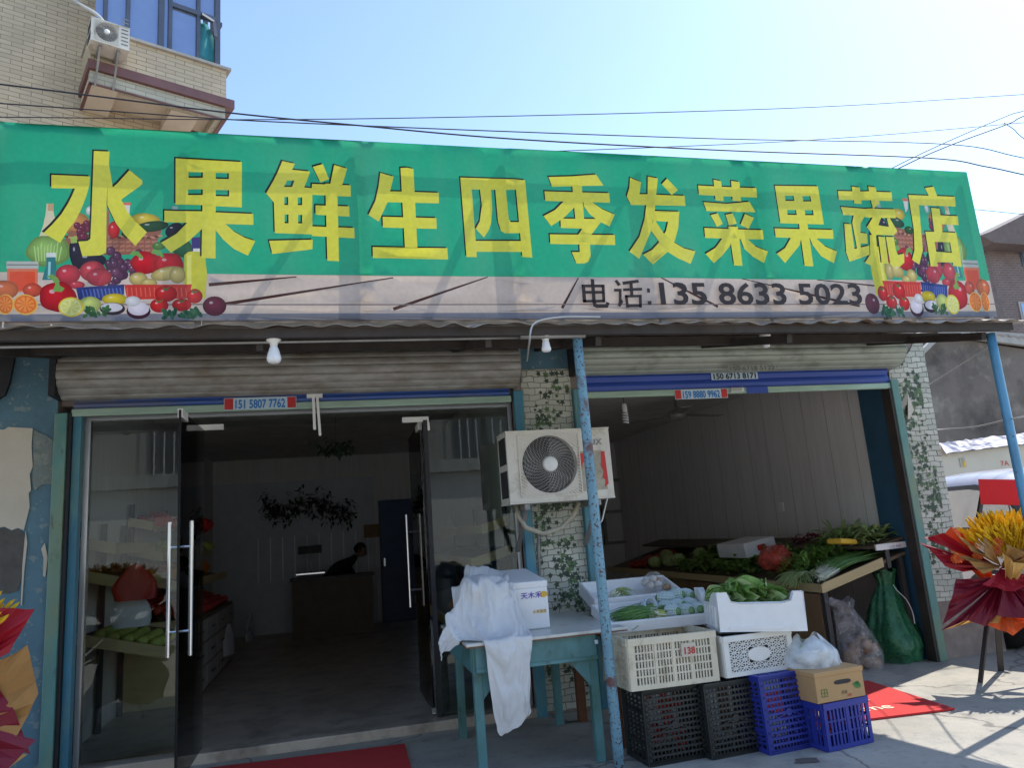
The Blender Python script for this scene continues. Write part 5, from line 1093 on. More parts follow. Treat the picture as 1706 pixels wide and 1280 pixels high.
# ---- brown carton
cb = thing('carton', 'brown cardboard fruit carton with hand hole on the low blue crate', 'carton', (0,0,0))
c = MB().box(-.185, .185, -.15, .15, 0, .175).build('box', M['cardboard'], cb, bevel=.004)
MB().box(-.19, .19, -.155, .155, .150, .178).build('lid', M['cardboard'], cb, bevel=.003)
hh = MB(); hh.prism([(.02 + .038*math.cos(i*.3142)+(.028 if math.cos(i*.3142) > 0 else -.028), -.1515, .105 + .013*math.sin(i*.3142)) for i in range(20)], (0,-.001,0)); hh.build('hand_hole', M['blackgap'], cb)
lf = MB()
for i in range(7):
    a = rad(250 + i*17 - 50) ; lf.leaf((.135, -.1525, .092), (math.cos(a), 0, math.sin(a)), .045, .006, 0, (0,-1,0), 4, 0)
lf.build('leaf_emblem', M['greenink'], cb)
text('天润', 'lettering', M['brownink'], cb, (.0, -.1525, .035), .022, off=.005); text('水果', 'red_lettering', M['redink'], cb, (.04, -.1525, .016), .018, off=.005)
fq = MB()
for zz in (.035,.055,.075): fq.box(-.15,-.105,-.1528,-.1515,zz,zz+.003)
for xx in (-.15,-.128,-.108): fq.box(xx,xx+.003,-.1528,-.1515,.033,.08)
fq.build('printed_panel', M['greenink'], cb)
cb.location = (2.985, 4.39, .277); cb.rotation_euler = (0, 0, rad(6))

# ---- milky plastic bag with a bowl on the carton
pb = MB(); rows = []
for i in range(14):
    t = i/13; row = []
    for k in range(40):
        q = 2*math.pi*k/40; r = .165*(1.02 - .18*t - .80*max(0, t-.55)**1.3*1.6) * (1 + .10*noise.noise(V((math.cos(q)*2.4, math.sin(q)*2.4, t*3))) + .05*math.sin(q*9+t*4)*t)
        row.append(V((2.965 + r*1.12*math.cos(q), 4.44 + r*.82*math.sin(q), .458 + .17*t + .05*max(0,t-.6)*noise.noise(V((math.cos(q)*2, math.sin(q)*2, 9))) + .02*math.sin(3*q)*t)))
    rows.append(row)
tag(pb.sheet(rows, True).build('plastic_bag', MILK, None, smooth=True), 'white plastic bag spread over a bowl on the brown carton', 'bag')
bw = MB().lathe([(.07,.0),(.105,.05),(.125,.105),(.12,.105),(.10,.05),(.065,.008)], (2.96, 4.44, .459), 24); tag(bw.build('bowl', M['white_plastic'], None, smooth=True), 'pale bowl covered by the white plastic bag on the carton', 'bowl')
yl = MB()
for i in range(9): yl.leaf((2.97+R(-.06,.05), 4.42+R(-.05,.05), .57+R(0,.012)), (R(-1,1), R(-1,1), .1), .07, .012, .1, wave=.004)
tag(yl.build('yellow_greens', M['leafpale'], None), 'few yellowish greens lying in the bagged bowl', 'greens')

# ---- white foam crate of lettuce
fc = thing('foam_crate', 'white scalloped foam crate full of green lettuce on top of the crates', 'crate', (0,0,0))
def panel(mb, p0, p1, z0, prof, th, nrm):
    p0, p1 = V(p0), V(p1); pts = [p0 + (p1-p0)*u_ + V((0,0,z)) for u_, z in prof]; base = [p1 + V((0,0,z0)), p0 + V((0,0,z0))]
    mb.prism(pts+base, V(nrm)*th)
W2, D2 = .275, .30
profF = [(0,.235),(.10,.235),(.15,.185),(.25,.17),(.75,.17),(.85,.185),(.90,.235),(1,.235)]; profS = [(0,.235),(.12,.235),(.25,.215),(.34,.165),(.66,.165),(.75,.215),(.88,.235),(1,.235)]
for p0, p1, pr, nr in (((-W2,-D2,0),(W2,-D2,0),profF,(0,1,0)), ((W2,D2,0),(-W2,D2,0),profF,(0,-1,0)), ((-W2,D2-.03,0),(-W2,-D2+.03,0),profS,(1,0,0)), ((W2,-D2+.03,0),(W2,D2-.03,0),profS,(-1,0,0))):
    mb = MB(); panel(mb, p0, p1, 0, pr, .03, nr); mb.build('side', M['foam'], fc, bevel=.006)
MB().box(-W2+.031, W2-.031, -D2+.031, D2-.031, .004, .03).build('bottom', M['foam'], fc)
for i in range(8): MB().box(-W2-.010, -W2-.0005, -D2+.07+i*.06, -D2+.095+i*.06, .02, .15).build('rib', M['foam'], fc)
MB().box(-W2+.06, W2-.06, -D2-.006, -D2-.0005, .012, .03).build('base_lip', M['foam'], fc)
fc.location = (2.695, 4.70, .697); fc.rotation_euler = (rad(-1), rad(3.0), rad(-13))
FCM = Matrix.Translation(fc.location) @ fc.rotation_euler.to_matrix().to_4x4()
def lettuce(i):
    mb = MB(); L = .21
    for k in range(17):
        ph = R(0, 6.28); o = V((0, .02*math.cos(ph), .02*math.sin(ph))); d = V((1, .30*math.cos(ph), .30*math.sin(ph)+.06))
        mb.mi = 0 if k % 3 else 1; mb.leaf(V((-L/2, 0, .045)) + o*1.2, d, L*R(.75,1.1), R(.032,.058), R(.1,.5), (0, math.cos(ph), math.sin(ph)), 7, .5, .007)
    mb.mi = 2; mb.tube([(-L/2-.012, 0, .045), (-L/2+.05, 0, .045)], [.020,.024], 8)
    return mb
lets = []
for i in range(3):
    o = lettuce(i).build('lettuce', [M['leafg'], M['leafpale'], M['leafpale']], None, smooth=True); tag(o, 'fresh green lettuce head heaped in the white scalloped foam crate', 'lettuce', 'lettuces in the foam crate'); lets.append(o)
# recentre prototypes, then place copies
for o in lets:
    sh_ = V(o.location); me = o.data
    for v in me.vertices: v.co = v.co + sh_
spots = [(-.20,-.08,.16,1.2),(-.10,-.085,.17,1.5),(.01,-.09,.165,1.3),(.11,-.09,.16,1.7),(.20,-.08,.15,1.4),(-.2,.02,.17,1.1),(-.06,.02,.20,1.6),(.07,.0,.20,1.3),(.19,.0,.16,1.9),(-.16,.13,.16,.9),(0,.13,.17,1.3),(.15,.12,.16,1.6),(-.02,-.06,.215,.8),(.12,-.05,.20,2.2),(-.13,-.05,.19,2.4)]
for i, (x, y, z, a) in enumerate(spots):
    b0 = lets[i % 3]; o = b0 if i < 3 else b0.copy()
    if i >= 3: COL.objects.link(o)
    o.location = FCM @ V((x*.80, y*1.15, z-.02)); o.rotation_euler = (R(-.3,.3), R(-.25,.2), -a + R(-.3,.3)); o.scale = (1.0,)*3

# ---- brown stand with two foam trays
st = thing('wooden_stand', 'low brown wooden stand carrying the white vegetable trays', 'stand', (2.1, 5.1, 0))
MB().box(1.72, 2.62, 4.86, 5.75, .70, .745).build('top', M['wood'], st, bevel=.003)
for x, y in ((1.78,4.92),(2.56,4.92),(1.78,5.68),(2.56,5.68)): MB().box(x-.03, x+.03, y-.03, y+.03, 0, .699).build('leg', M['wood'], st)
def tray(label, c, w_, d, h, rot, name='foam_tray'):
    t = thing(name, label, 'tray', (0,0,0), 'foam trays on the brown stand')
    th = .022
    for n_, b4 in (('bottom',(-w_/2+th+.001, w_/2-th-.001, -d/2+th+.001, d/2-th-.001, 0, .018)), ('side',(-w_/2, w_/2, -d/2, -d/2+th, 0, h)), ('side',(-w_/2, w_/2, d/2-th, d/2, 0, h)), ('side',(-w_/2, -w_/2+th, -d/2+th+.001, d/2-th-.001, 0, h)), ('side',(w_/2-th, w_/2, -d/2+th+.001, d/2-th-.001, 0, h))):
        MB().box(*b4).build(n_, M['foam'], t, bevel=.006)
    t.location = c; t.rotation_euler = rot; return Matrix.Translation(V(c)) @ Euler(rot).to_matrix().to_4x4()
TA1 = tray('front white foam tray with scallions and netted melons', (2.14, 5.02, .765), .74, .46, .075, (rad(10),0,rad(-3)))
TA2 = tray('rear white foam tray with pale bulbs behind the scallion tray', (2.19, 5.50, .86), .70, .42, .10, (rad(14),0,rad(-3)))
def bundle(mb, M4, x0, y0, ang, n, L, spread, mats=(0,1), white=.28, r=.0042, droop=.05, z0=.03):
    for i in range(n):
        a = ang + random.gauss(0, spread); l_ = L*R(.8,1.1); x, y, z = x0+random.gauss(0,.02), y0+random.gauss(0,.03), z0+R(0,.045)
        p = [V((x + l_*t*math.cos(a), y + l_*t*math.sin(a), z + .03*math.sin(t*3) - droop*max(0,t-.6))) for t in (0,.14,.28,.5,.75,1)]
        p = [M4 @ q for q in p]; mb.mi = mats[1]; mb.tube(p[:3], [r*1.5, r*1.2, r], 5); mb.mi = mats[0]; mb.tube(p[2:], [r, r*.95, r*.8, r*.2], 5)
mb = MB(); bundle(mb, TA1, .06, -.10, rad(165), 150, .36, .26); tag(mb.build('scallion_bunch', [M['scallion'], M['scalwhite']], None, smooth=True), 'bunch of thin green scallions in the left of the front foam tray', 'scallions')
mb = MB(); bundle(mb, TA2, -.15, -.05, rad(20), 24, .16, .5, (0,1)); tag(mb.build('pale_greens', [M['leafpale'], M['scalwhite']], None, smooth=True), 'small pale greens heaped in the rear foam tray', 'greens')
mb = MB(); bundle(mb, TA1, .0, -.06, rad(-10), 40, .16, .5, (0,0), r=.003); tag(mb.build('coriander_bunch', [M['leafd']], None, smooth=True), 'thin dark herb bunch between the scallions and the melons', 'herbs')
mg = thing('netted_melon', 'green melon in white foam net in the front tray', 'melon', (0,0,0), 'netted melons in the front tray')
MB().ball((0,0,.045), (.048,.075,.045), 16, lump=.04).build('fruit', M['melon'], mg, smooth=True)
nn = MB()
for i in range(13):
    y = -.058 + .116*i/12; r = .0475*math.sqrt(max(.05, 1-(y/.0765)**2)); nn.tube([(r*1.04*math.cos(2*math.pi*k/24), y + .006*math.sin(k*math.pi), .045 + r*math.sin(2*math.pi*k/24)) for k in range(25)], .0035, 5, False)
for k in range(14): nn.tube([(.0485*math.cos(k*.449)*math.sqrt(max(.05,1-(y/.077)**2))*1.03, y, .045+.0465*math.sin(k*.449)*math.sqrt(max(.05,1-(y/.077)**2))) for y in (-.058,-.03,0,.03,.058)], .003, 5, False)
nn.build('foam_net', M['net'], mg)
for i, (x, y, z, a) in enumerate(((.20,-.14,.03,.2),(.295,-.13,.03,-.1),(.11,-.02,.03,.9),(.20,-.02,.035,.5),(.29,-.02,.035,.3),(.14,.08,.07,1.2),(.23,.07,.08,.7),(.30,.09,.07,.4),(.10,-.13,.03,.4))):
    o = mg if i == 0 else dup(mg, (0,0,0)); o.location = TA1 @ V((x, y, z)); o.rotation_euler = (R(-.2,.2), R(-.3,.3), a)
for i, (x, y) in enumerate(((.02,-.13),(.05,.07))):
    o = MB().ball(TA1 @ V((x, y, .065)), (.036,.036,.036), 14).build('lime', M['lime'], None, smooth=True); tag(o, ('yellow-green citrus fruit beside the scallion roots', 'yellow-green citrus fruit behind the netted melons')[i], 'fruit')
o = MB().lathe([(.05,0),(.05,.11),(.046,.11),(.046,.004)], TA1 @ V((-.02,.09,.05)), 20, (rad(70),0,rad(10))); tag(o.build('wrapped_roll', M['paleblue'], None, smooth=True), 'pale wrapped roll of green beans standing between the two trays', 'roll')
for i, (x, y, z) in enumerate(((.17,.02,.09),(.23,.03,.09),(.20,.05,.13),(.14,.06,.10),(.26,.09,.10),(.29,.0,.07))):
    o = MB().ball(TA2 @ V((x, y, z)), (.032,.030,.027), 12, lump=.15, seed=i).build('garlic_bulb', M['garlic'] if i < 4 else M['potato'], None, smooth=True); tag(o, 'whitish garlic bulb in the bag at the back of the rear tray' if i < 4 else 'brown tuber at the right of the rear tray', 'garlic' if i < 4 else 'tuber', 'bulbs in the rear tray')
bg_ = MB().ball(TA2 @ V((.20,.04,.11)), (.085,.07,.075), 18, lump=.25); tag(bg_.build('clear_bag', CLEAR, None, smooth=True), 'small clear bag holding garlic bulbs in the rear tray', 'bag')

# ---- clear sack of potatoes and green sack by the right jamb
def sack(c, r, h, neck, m, name, label, lump=.12, seed=0, lean=(0,0), fine=.10):
    rows = []
    for i in range(26):
        t = i/25
        rr = r*(min(1, .92+.5*t) if t < .25 else 1 - (1-neck)*((t-.25)/.6)**1.05 if t < .85 else neck*(1+.5*(t-.85)/.15)); row = []
        for k in range(48):
            q = 2*math.pi*k/48; f = 1 + lump*noise.noise(V((math.cos(q)*1.8, math.sin(q)*1.8, t*2.2+seed))) + fine*(t > .15)*(.25+t)*noise.noise(V((math.cos(q)*6, math.sin(q)*6, t*1.6+seed)))
            row.append(V((c[0] + lean[0]*t*t + rr*f*math.cos(q), c[1] + lean[1]*t*t + rr*f*.85*math.sin(q), c[2] + h*t + .02*(t > .95)*math.sin(q*5))))
        rows.append(row)
    mb = MB(); mb.sheet(rows, True); return tag(mb.build(name, m, None, smooth=True), label, 'bag')
pz_ = P(1438, 1114, Z=.005)
sack((pz_.x, pz_.y, .004), .20, .60, .45, CLEAR, 'clear_sack', 'tall clear plastic sack of potatoes on the floor by the rack', .08, 3, (-.12, .03))
po = MB().ball((0,0,0), (.06,.05,.045), 12, lump=.2).build('potato', M['potato'], None, smooth=True); me = po.data
for v in me.vertices: v.co = v.co + po.location
for i in range(17):
    a = R(0,6.28); rr = .13*math.sqrt(R(.05,1)); o = po if i == 0 else po.copy()
    if i: COL.objects.link(o)
    o.location = (pz_.x + rr*math.cos(a), pz_.y + rr*.8*math.sin(a), .055 + .055*(i//5)); o.rotation_euler = (R(0,3), R(0,3), R(0,3)); tag(o, 'brown potato inside the tall clear sack', 'potato', 'potatoes in the clear sack')
gs = P(1508, 1104, Z=.0); sack((gs.x+.02, gs.y+.13, .003), .25, .80, .30, GREENFILM, 'green_sack', 'full dark green woven sack leaning against the right jamb', .34, 8, (.07, .05), .40)
wire('sack_string', 'white string hanging loose on the green sack', [P(1488,975,Y=5.83), P(1495,985,Y=5.78), P(1510,1000,Y=5.74), P(1520,1020,Y=5.72), P(1524,1040,Y=5.70)], .004, M['cablewhite'], cat='string')

# ---- doormats
mt = thing('doormat', 'red doormat reading Welcome lying partly in sun beside the crates', 'doormat', (3.6, 5.15, 0))
fr_ = P(1590,1186,Z=.01); 
MB().prism([(3.02,4.72,.004),(4.13,4.61,.004),(4.24,5.62,.004),(3.13,5.75,.004)], (0,0,.012)).build('pile', M['redmat'], mt)
mu_ = V((1.11,-.11,0)).normalized(); mv_ = V((.11,1.02,0)).normalized()
text('Welcome', 'lettering', M['matink'], mt, (3.13,4.88,.0175), .175, mu_, mv_, bold=.012); text('欢迎光临', 'upper_lettering', M['matink'], mt, (3.22,5.15,.0175), .155, mu_, mv_, bold=.012)
mt2 = MB().prism([(-.95,4.78,.004),(.43,4.70,.004),(.45,5.70,.004),(-.93,5.80,.004)], (0,0,.012)); tag(mt2.build('doormat', M['redmat'], None), 'plain red doormat in front of the left glass doorway', 'doormat')
# stain on the concrete
sn = MB(); c_ = P(1345, 1268, Z=.004); sn.poly([(c_.x + R(.06,.11)*math.cos(i*.52), c_.y + R(.035,.06)*math.sin(i*.52), .004) for i in range(12)]); kind(tag(sn.build('ground_stain', M['stain'], None), 'dark damp stain on the concrete in front of the blue crate', 'stain'), 'structure')

# ---- congratulation flower stands
def crumple(mb, c, pts, depth=.03, seed=0):
    """one folded sheet of wrapping paper: outline fan with ridge and ragged relief"""
    c = V(c); pts = [V(p) for p in pts]; n = len(pts); rows = []
    for k in range(6):
        t = k/5; row = []
        for i in range(4*(n-1)+1):
            j = min(n-2, i//4); f = (i-4*j)/4; p = pts[j].lerp(pts[j+1], f); q = c.lerp(p, t)
            z = noise.noise(V((i*.9+seed*7, k*.7, seed))); row.append(q + V((0, -depth*z*t - .04*math.sin(t*3.1)*(.5+.5*math.cos(i*1.7)), depth*.4*z*t)))
        rows.append(row)
    return mb.sheet(rows)
def flower_stand(root, seed, card=True):
    rs = random.Random(seed); r_ = lambda a, b_: rs.uniform(a, b_)
    for a in (200, 335, 90): MB().beam((.30*math.cos(rad(a)), .30*math.sin(rad(a)), 0), (.02*math.cos(rad(a)), .02*math.sin(rad(a)), .80), .045, .012, (math.cos(rad(a)), math.sin(rad(a)), 0)).build('leg', M['legdark'], root)
    for nm, m_, c0, fans in (
      ('skirt_paper', M['wine'], (0,-.16,.80), [[(-.52,-.22,.42),(-.34,-.28,.50),(-.22,-.26,.44),(-.10,-.30,.56)],[(-.14,-.30,.52),(.06,-.34,.50),(.16,-.30,.42),(.30,-.30,.52)],[(.24,-.30,.50),(.42,-.26,.44),(.56,-.16,.56)],[(-.50,-.2,.46),(-.40,-.2,.66),(-.34,-.18,.80)],[(.54,-.16,.5),(.46,-.16,.70),(.36,-.16,.84)]]),
      ('red_paper', M['redpaper'], (0,-.14,.86), [[(-.54,-.1,1.10),(-.47,-.16,1.02),(-.40,-.18,.90),(-.28,-.2,.86)],[(-.50,-.08,1.13),(-.36,-.14,1.16),(-.24,-.16,1.05)],[(.28,-.18,.88),(.42,-.16,.96),(.52,-.10,1.14),(.36,-.14,1.16)],[(-.2,-.3,.76),(.0,-.34,.70),(.18,-.3,.78)]]),
      ('kraft_paper', M['kraft'], (0,-.17,.88), [[(-.30,-.24,1.16),(-.22,-.28,1.02),(-.14,-.30,.98),(-.10,-.26,1.12)],[(-.36,-.24,1.02),(-.26,-.30,.94),(-.18,-.30,.84)],[(.02,-.32,1.06),(.14,-.32,.98),(.24,-.28,1.10)],[(.16,-.30,.96),(.30,-.28,.92),(.36,-.22,1.04)]]),
      ('gold_paper', M['gold'], (0,-.12,.62), [[(-.48,-.18,.42),(-.30,-.22,.47),(-.12,-.24,.46)],[(.2,-.24,.46),(.40,-.2,.44),(.52,-.12,.5)],[(-.02,-.32,1.0),(.04,-.33,.92),(.12,-.32,.9)]]),
      ('orange_paper', M['orangepaper'], (0,-.10,.60), [[(-.18,-.18,.44),(-.02,-.2,.36),(.14,-.18,.46)],[(-.36,.02,1.10),(-.26,0,1.20),(-.12,0,1.14)]])):
        mb = MB()
        for i, f in enumerate(fans): crumple(mb, c0, f, .035, seed+i)
        mb.build(nm, m_, root, solid=.003)
    wh = MB()
    for i in range(640):
        a = r_(-.72, .85); b_ = r_(-.55,.25); L = r_(.28,.42); d = V((math.sin(a)*.85, b_*.6, math.cos(a)*.8)).normalized(); p0 = V(((.15 if card else -.02)+r_(-.12,.12), -.08+r_(-.05,.05), .84)); q = p0 + d*L
        wh.tube([p0+d*.12, p0+d*L*.6, q], [.0015,.002,.002], 3, False); e_ = d + V((0,0,-.15)); wh.tube([q, q+e_*.025, q+e_*.06, q+e_*.085], [.004,.0095,.009,.002], 5, False)
    wh.build('wheat_bunch', M['wheat'], root)
    fw = MB()
    for i in range(10):
        c = V((r_(-.42,.36), -.22+r_(-.04,.04), r_(.92,1.10)))
        for k in range(11): fw.leaf(c, (math.cos(k*.57)*.8, -.6, math.sin(k*.57)*.8), .045, .014, .4, (0,-1,0), 3)
    fw.build('flowers', M['orangepaper'], root)
    if not card:
        mb = MB()
        for i, f in enumerate([[(-.44,-.2,.12),(-.22,-.28,.10),(-.02,-.30,.16)],[(-.05,-.30,.14),(.2,-.28,.08),(.44,-.2,.16)],[(.40,-.2,.14),(.50,-.16,.34),(.40,-.14,.5)], [(.26,-.24,.50),(.48,-.18,.60),(.56,-.15,.76),(.50,-.14,.98),(.34,-.2,.92)]]): crumple(mb, (0,-.12,.62), f, .035, seed+40+i)
        mb.build('brown_paper', M['kraft'], root, solid=.003); return
    cdp = MB(); cdp.mi = 0; cdp.obox((.22, .05, 1.45), (.40, .006, .21), (rad(-4), rad(6), 0)); cdp.build('greeting_card', M['redcard'], root)
    MB().tube([(.22,.06,.85),(.22,.06,1.42)], .005, 6).build('card_stick', M['legdark'], root)
FSX = 'congratulation flower stands'
f1 = thing('flower_stand', 'tall flower stand with red and wine paper, yellow wheat and red card on the right', 'flower stand', (0,0,0), FSX)
flower_stand(f1, 5); f1.location = (5.20, 5.12, 0); f1.rotation_euler = (0, 0, rad(-28)); f1.scale = (1.0, 1.0, 1.0)
f2 = thing('flower_stand', 'flower stand with kraft and red paper cut off by the left picture edge', 'flower stand', (0,0,0), FSX)
flower_stand(f2, 11, False); f2.location = (-2.01, 4.42, 0); f2.rotation_euler = (0, 0, rad(12)); f2.scale = (.95, .95, 1.08)

# ---- parked car beside the shop (side towards the street)
car = thing('parked_car', 'silver white car parked beside the shop behind the right flower stand', 'car', (0,0,0))
def car_section(prof, y): return [V((x, y, z)) for x, z in prof]
# car axis along local X (front to -X), visible side at local y = -.86
def body_rows():
    rows = []
    for x, hood, wb in ((-2.15,.62,.62),(-2.05,.78,.76),(-1.3,.92,.84),(-.75,.98,.86),(0,1.0,.86),(.9,1.0,.86),(1.6,1.0,.85),(2.0,.96,.80),(2.15,.70,.70)):
        r = [(-wb, .26),(-wb-.02,.45),(-wb-.01,.70),(-wb+.03,hood-.06),(-wb+.10,hood),(wb-.10,hood),(wb-.03,hood-.06),(wb+.01,.70),(wb+.02,.45),(wb,.26)]
        rows.append([V((x, y, z)) for y, z in r])
    return rows
MB().sheet(body_rows()).build('body', M['carpaint'], car, smooth=True, sub=1)
rows = []
for x, z, wb in ((-.62,1.0,.76),(-.05,1.42,.60),(.3,1.50,.58),(.9,1.52,.58),(1.4,1.46,.57),(1.72,1.30,.58),(1.95,1.02,.70)):
    rows.append([V((x, -wb-.045, z-.16)), V((x, -wb+.01, z-.045)), V((x, -.3, z+.015)), V((x, .3, z+.015)), V((x, wb-.01, z-.045)), V((x, wb+.045, z-.16))])
MB().sheet(rows).build('roof', M['carpaint'], car, smooth=True, sub=1)
def side_pt(x, z): return V((x, -(.83 - (z-1.0)*.45), z))
for nm, pts in (('side_window', [(-.42,1.01),(-.02,1.29),(.48,1.345),(.48,1.01)]), ('side_window', [(.54,1.01),(.54,1.345),(1.05,1.345),(1.18,1.325),(1.18,1.01)]), ('quarter_window', [(1.24,1.01),(1.24,1.31),(1.46,1.24),(1.58,1.12),(1.56,1.01)])):
    MB().poly([side_pt(x, z) for x, z in pts]).build(nm, M['cargl'] if 'cargl' in M else M['winblue'], car)
MB().poly([side_pt(x, z)+V((0,.012,0)) for x, z in ((-.56,1.0),(-.04,1.33),(.5,1.385),(1.1,1.385),(1.40,1.32),(1.68,1.14),(1.66,1.0))]).build('window_surround', M['trim'], car)
MB().poly([V((q.x, -q.y, q.z)) for q in [side_pt(x, z) for x, z in ((-.56,1.0),(-.04,1.33),(.5,1.385),(1.1,1.385),(1.40,1.32),(1.68,1.14),(1.66,1.0))]]).build('far_windows', M['winblue'], car)
for x in (-1.32, 1.30):
    for y in (-.80, .80):
        wh_ = MB().lathe([(.20,-.09),(.30,-.10),(.325,-.07),(.33,0),(.325,.07),(.30,.10),(.20,.09)], (x, y, .33), 28, (rad(90),0,0)).build('wheel', M['tyre'], car, smooth=True)
        rm = MB(); s_ = -1 if y < 0 else 1
        rm.lathe([(.205,-.03),(.205,.03),(.19,.03),(.19,-.03)], (x, y+s_*.07, .33), 28, (rad(90),0,0)); rm.lathe([(.001,0),(.05,0),(.05,.03),(.001,.03)], (x, y+s_*.085, .33), 14, (rad(90),0,0))
        for k in range(10): a = k*.628; rm.beam((x+.04*math.cos(a), y+s_*.085, .33+.04*math.sin(a)), (x+.2*math.cos(a), y+s_*.085, .33+.2*math.sin(a)), .022, .02, (0,1,0))
        rm.build('rim', M['rim'], wh_)
for x in (.1, .95): MB().box(x, x+.16, -.885, -.865, .86, .885).build('door_handle', M['steel'], car)
MB().box(-2.12, -1.98, -.80, -.45, .62, .74).build('headlight', M['white_plastic'], car, bevel=.02); MB().box(2.0, 2.13, -.80, -.6, .72, .92).build('tail_light', M['red'], car, bevel=.02)
car.location = (7.11, 7.55, 0); car.rotation_euler = (0, 0, rad(-90)); car.scale = (1.12,)*3 

# ================================================================== INSIDE THE SHOP
# ---- right bay: sloping produce rack along the right wall
rk = thing('produce_rack', 'long sloping produce rack with cream edging along the right shop wall', 'rack', (4.8, 9, 0))
Xf, Xw, Ya, Yb = 4.30, 5.25, 6.12, 11.6
def rz(x, base=.70): return base + (x-Xf)*.26
def slab(mb, xa, xb, ya, yb, z0a, th=.03): mb.add([(xa,ya,z0a(xa)),(xb,ya,z0a(xb)),(xb,yb,z0a(xb)),(xa,yb,z0a(xa)),(xa,ya,z0a(xa)+th),(xb,ya,z0a(xb)+th),(xb,yb,z0a(xb)+th),(xa,yb,z0a(xa)+th)], [(0,3,2,1),(4,5,6,7),(0,1,5,4),(1,2,6,5),(2,3,7,6),(3,0,4,7)])
mb = MB(); slab(mb, Xf, Xw, Ya, Yb, lambda x: rz(x)); mb.build('lower_shelf', M['deskbrown'], rk)
mb = MB(); slab(mb, Xf, Xw-.28, Ya-.02, Ya-.001, lambda x: rz(x)-.02, .085); mb.build('end_board', M['cream'], rk)
MB().box(Xf-.02, Xf-.001, Ya-.02, Yb, rz(Xf)-.02, rz(Xf)+.055).build('front_lip', M['cream'], rk)
mb = MB(); slab(mb, 4.92, Xw, Ya, Yb, lambda x: 1.02+(x-4.92)*.2, .025); mb.build('upper_shelf', M['deskbrown'], rk)
mb = MB(); slab(mb, 4.92, Xw, Ya-.02, Ya-.001, lambda x: 1.005+(x-4.92)*.02, .055); mb.build('shelf_label_strip', M['white_plastic'], rk)
text('1.5元 特价', 'price_lettering', M['purpleink'], rk, (5.06, Ya-.022, 1.018), .03)
for x, y in ((Xf+.03, Ya+.03), (Xf+.03, 7.9), (Xf+.03, 9.7), (Xw-.06, Ya+.03)): MB().box(x-.022, x+.022, y-.022, y+.022, 0, rz(x)-.004).build('leg', M['legdark'], rk)
mb = MB(); mb.add([(5.02,Ya+.0,.84),(5.06,Ya,.84),(5.06,Ya,1.02),(5.02,Ya,1.02)], [(0,1,2,3)]); mb.build('upright', M['legdark'], rk, solid=.02)
for y0, y1 in ((6.20,6.62),(6.66,7.08),(7.2,7.9),(8.0,9.6)): MB().box(Xf+.005, Xf+.018, y0, y1, .06, .66).build('front_panel', M['board'], rk)
def RK(x, y, dz=0): return V((x, y, rz(x)+.03+dz))
I4 = Matrix.Identity(4)
class Rk:                                    # rack plane as a transform
    pass
RM = Matrix.Translation(V((Xf, Ya, rz(Xf)+.02))) @ Euler((0, -math.atan(.26), 0)).to_matrix().to_4x4()
mb = MB(); bundle(mb, RM, .18, .22, rad(24), 190, .66, .22, (0,1), r=.009, droop=.03); bundle(mb, RM, .10, .10, rad(14), 90, .60, .12, (0,1), r=.008, droop=.03); tag(mb.build('leek_bundle', [M['scallion'], M['scalwhite']], None, smooth=True), 'bundle of long green onions with white stalks at the front end of the rack', 'green onions')
mb = MB()
for i in range(800): mb.leaf(RM @ V((R(.08,.78), R(.40,1.0), R(.02,.20))), (R(-1,1), R(-1,1), R(-.1,.7)), R(.05,.13), R(.008,.02), .3, wave=.003, n=3)
tag(mb.build('leafy_greens', M['leafg'], None), 'feathery dark green heap behind the green onions on the rack', 'greens')
mb = MB(); bundle(mb, RM, .12, .42, rad(175), 260, .26, .9, (0,1), r=.006); tag(mb.build('celery_heap', [M['leafpale'], M['scalwhite']], None), 'pale green stalks along the front lip of the rack', 'greens')
mb = MB()
for i in range(900): mb.leaf(RM @ V((R(.04,.78), R(1.3,3.1), R(.02,.17))), (R(-1,1), R(-1,1), R(-.1,.6)), R(.06,.15), R(.012,.03), .3, wave=.004, n=3)
tag(mb.build('spinach_heap', M['leafg'], None), 'wide dark heap of leafy greens in the middle of the rack', 'greens')
for i in range(6):
    o = MB().ball(RM @ V((R(.15,.6), 3.3+i*.16, .09)), (.10,.10,.085), 12, lump=.25, seed=i).build('cabbage', M['leafpale'], None, smooth=True); tag(o, 'pale cabbage lying in the dim middle of the rack', 'cabbage', 'cabbages on the rack')
p0 = MB().ball((0,0,0), (.04,.04,.036), 10).build('tomato', M['apple'], None, smooth=True); me = p0.data
for v in me.vertices: v.co = v.co + p0.location
for i in range(40):
    o = p0 if i == 0 else p0.copy()
    if i: COL.objects.link(o)
    o.location = RM @ V((.08+.085*(i % 8), 4.35+.085*(i//8), .04 + (.03 if i % 3 == 0 else 0))); tag(o, 'red tomato in the dim far heap on the rack', 'tomato', 'tomatoes on the rack')
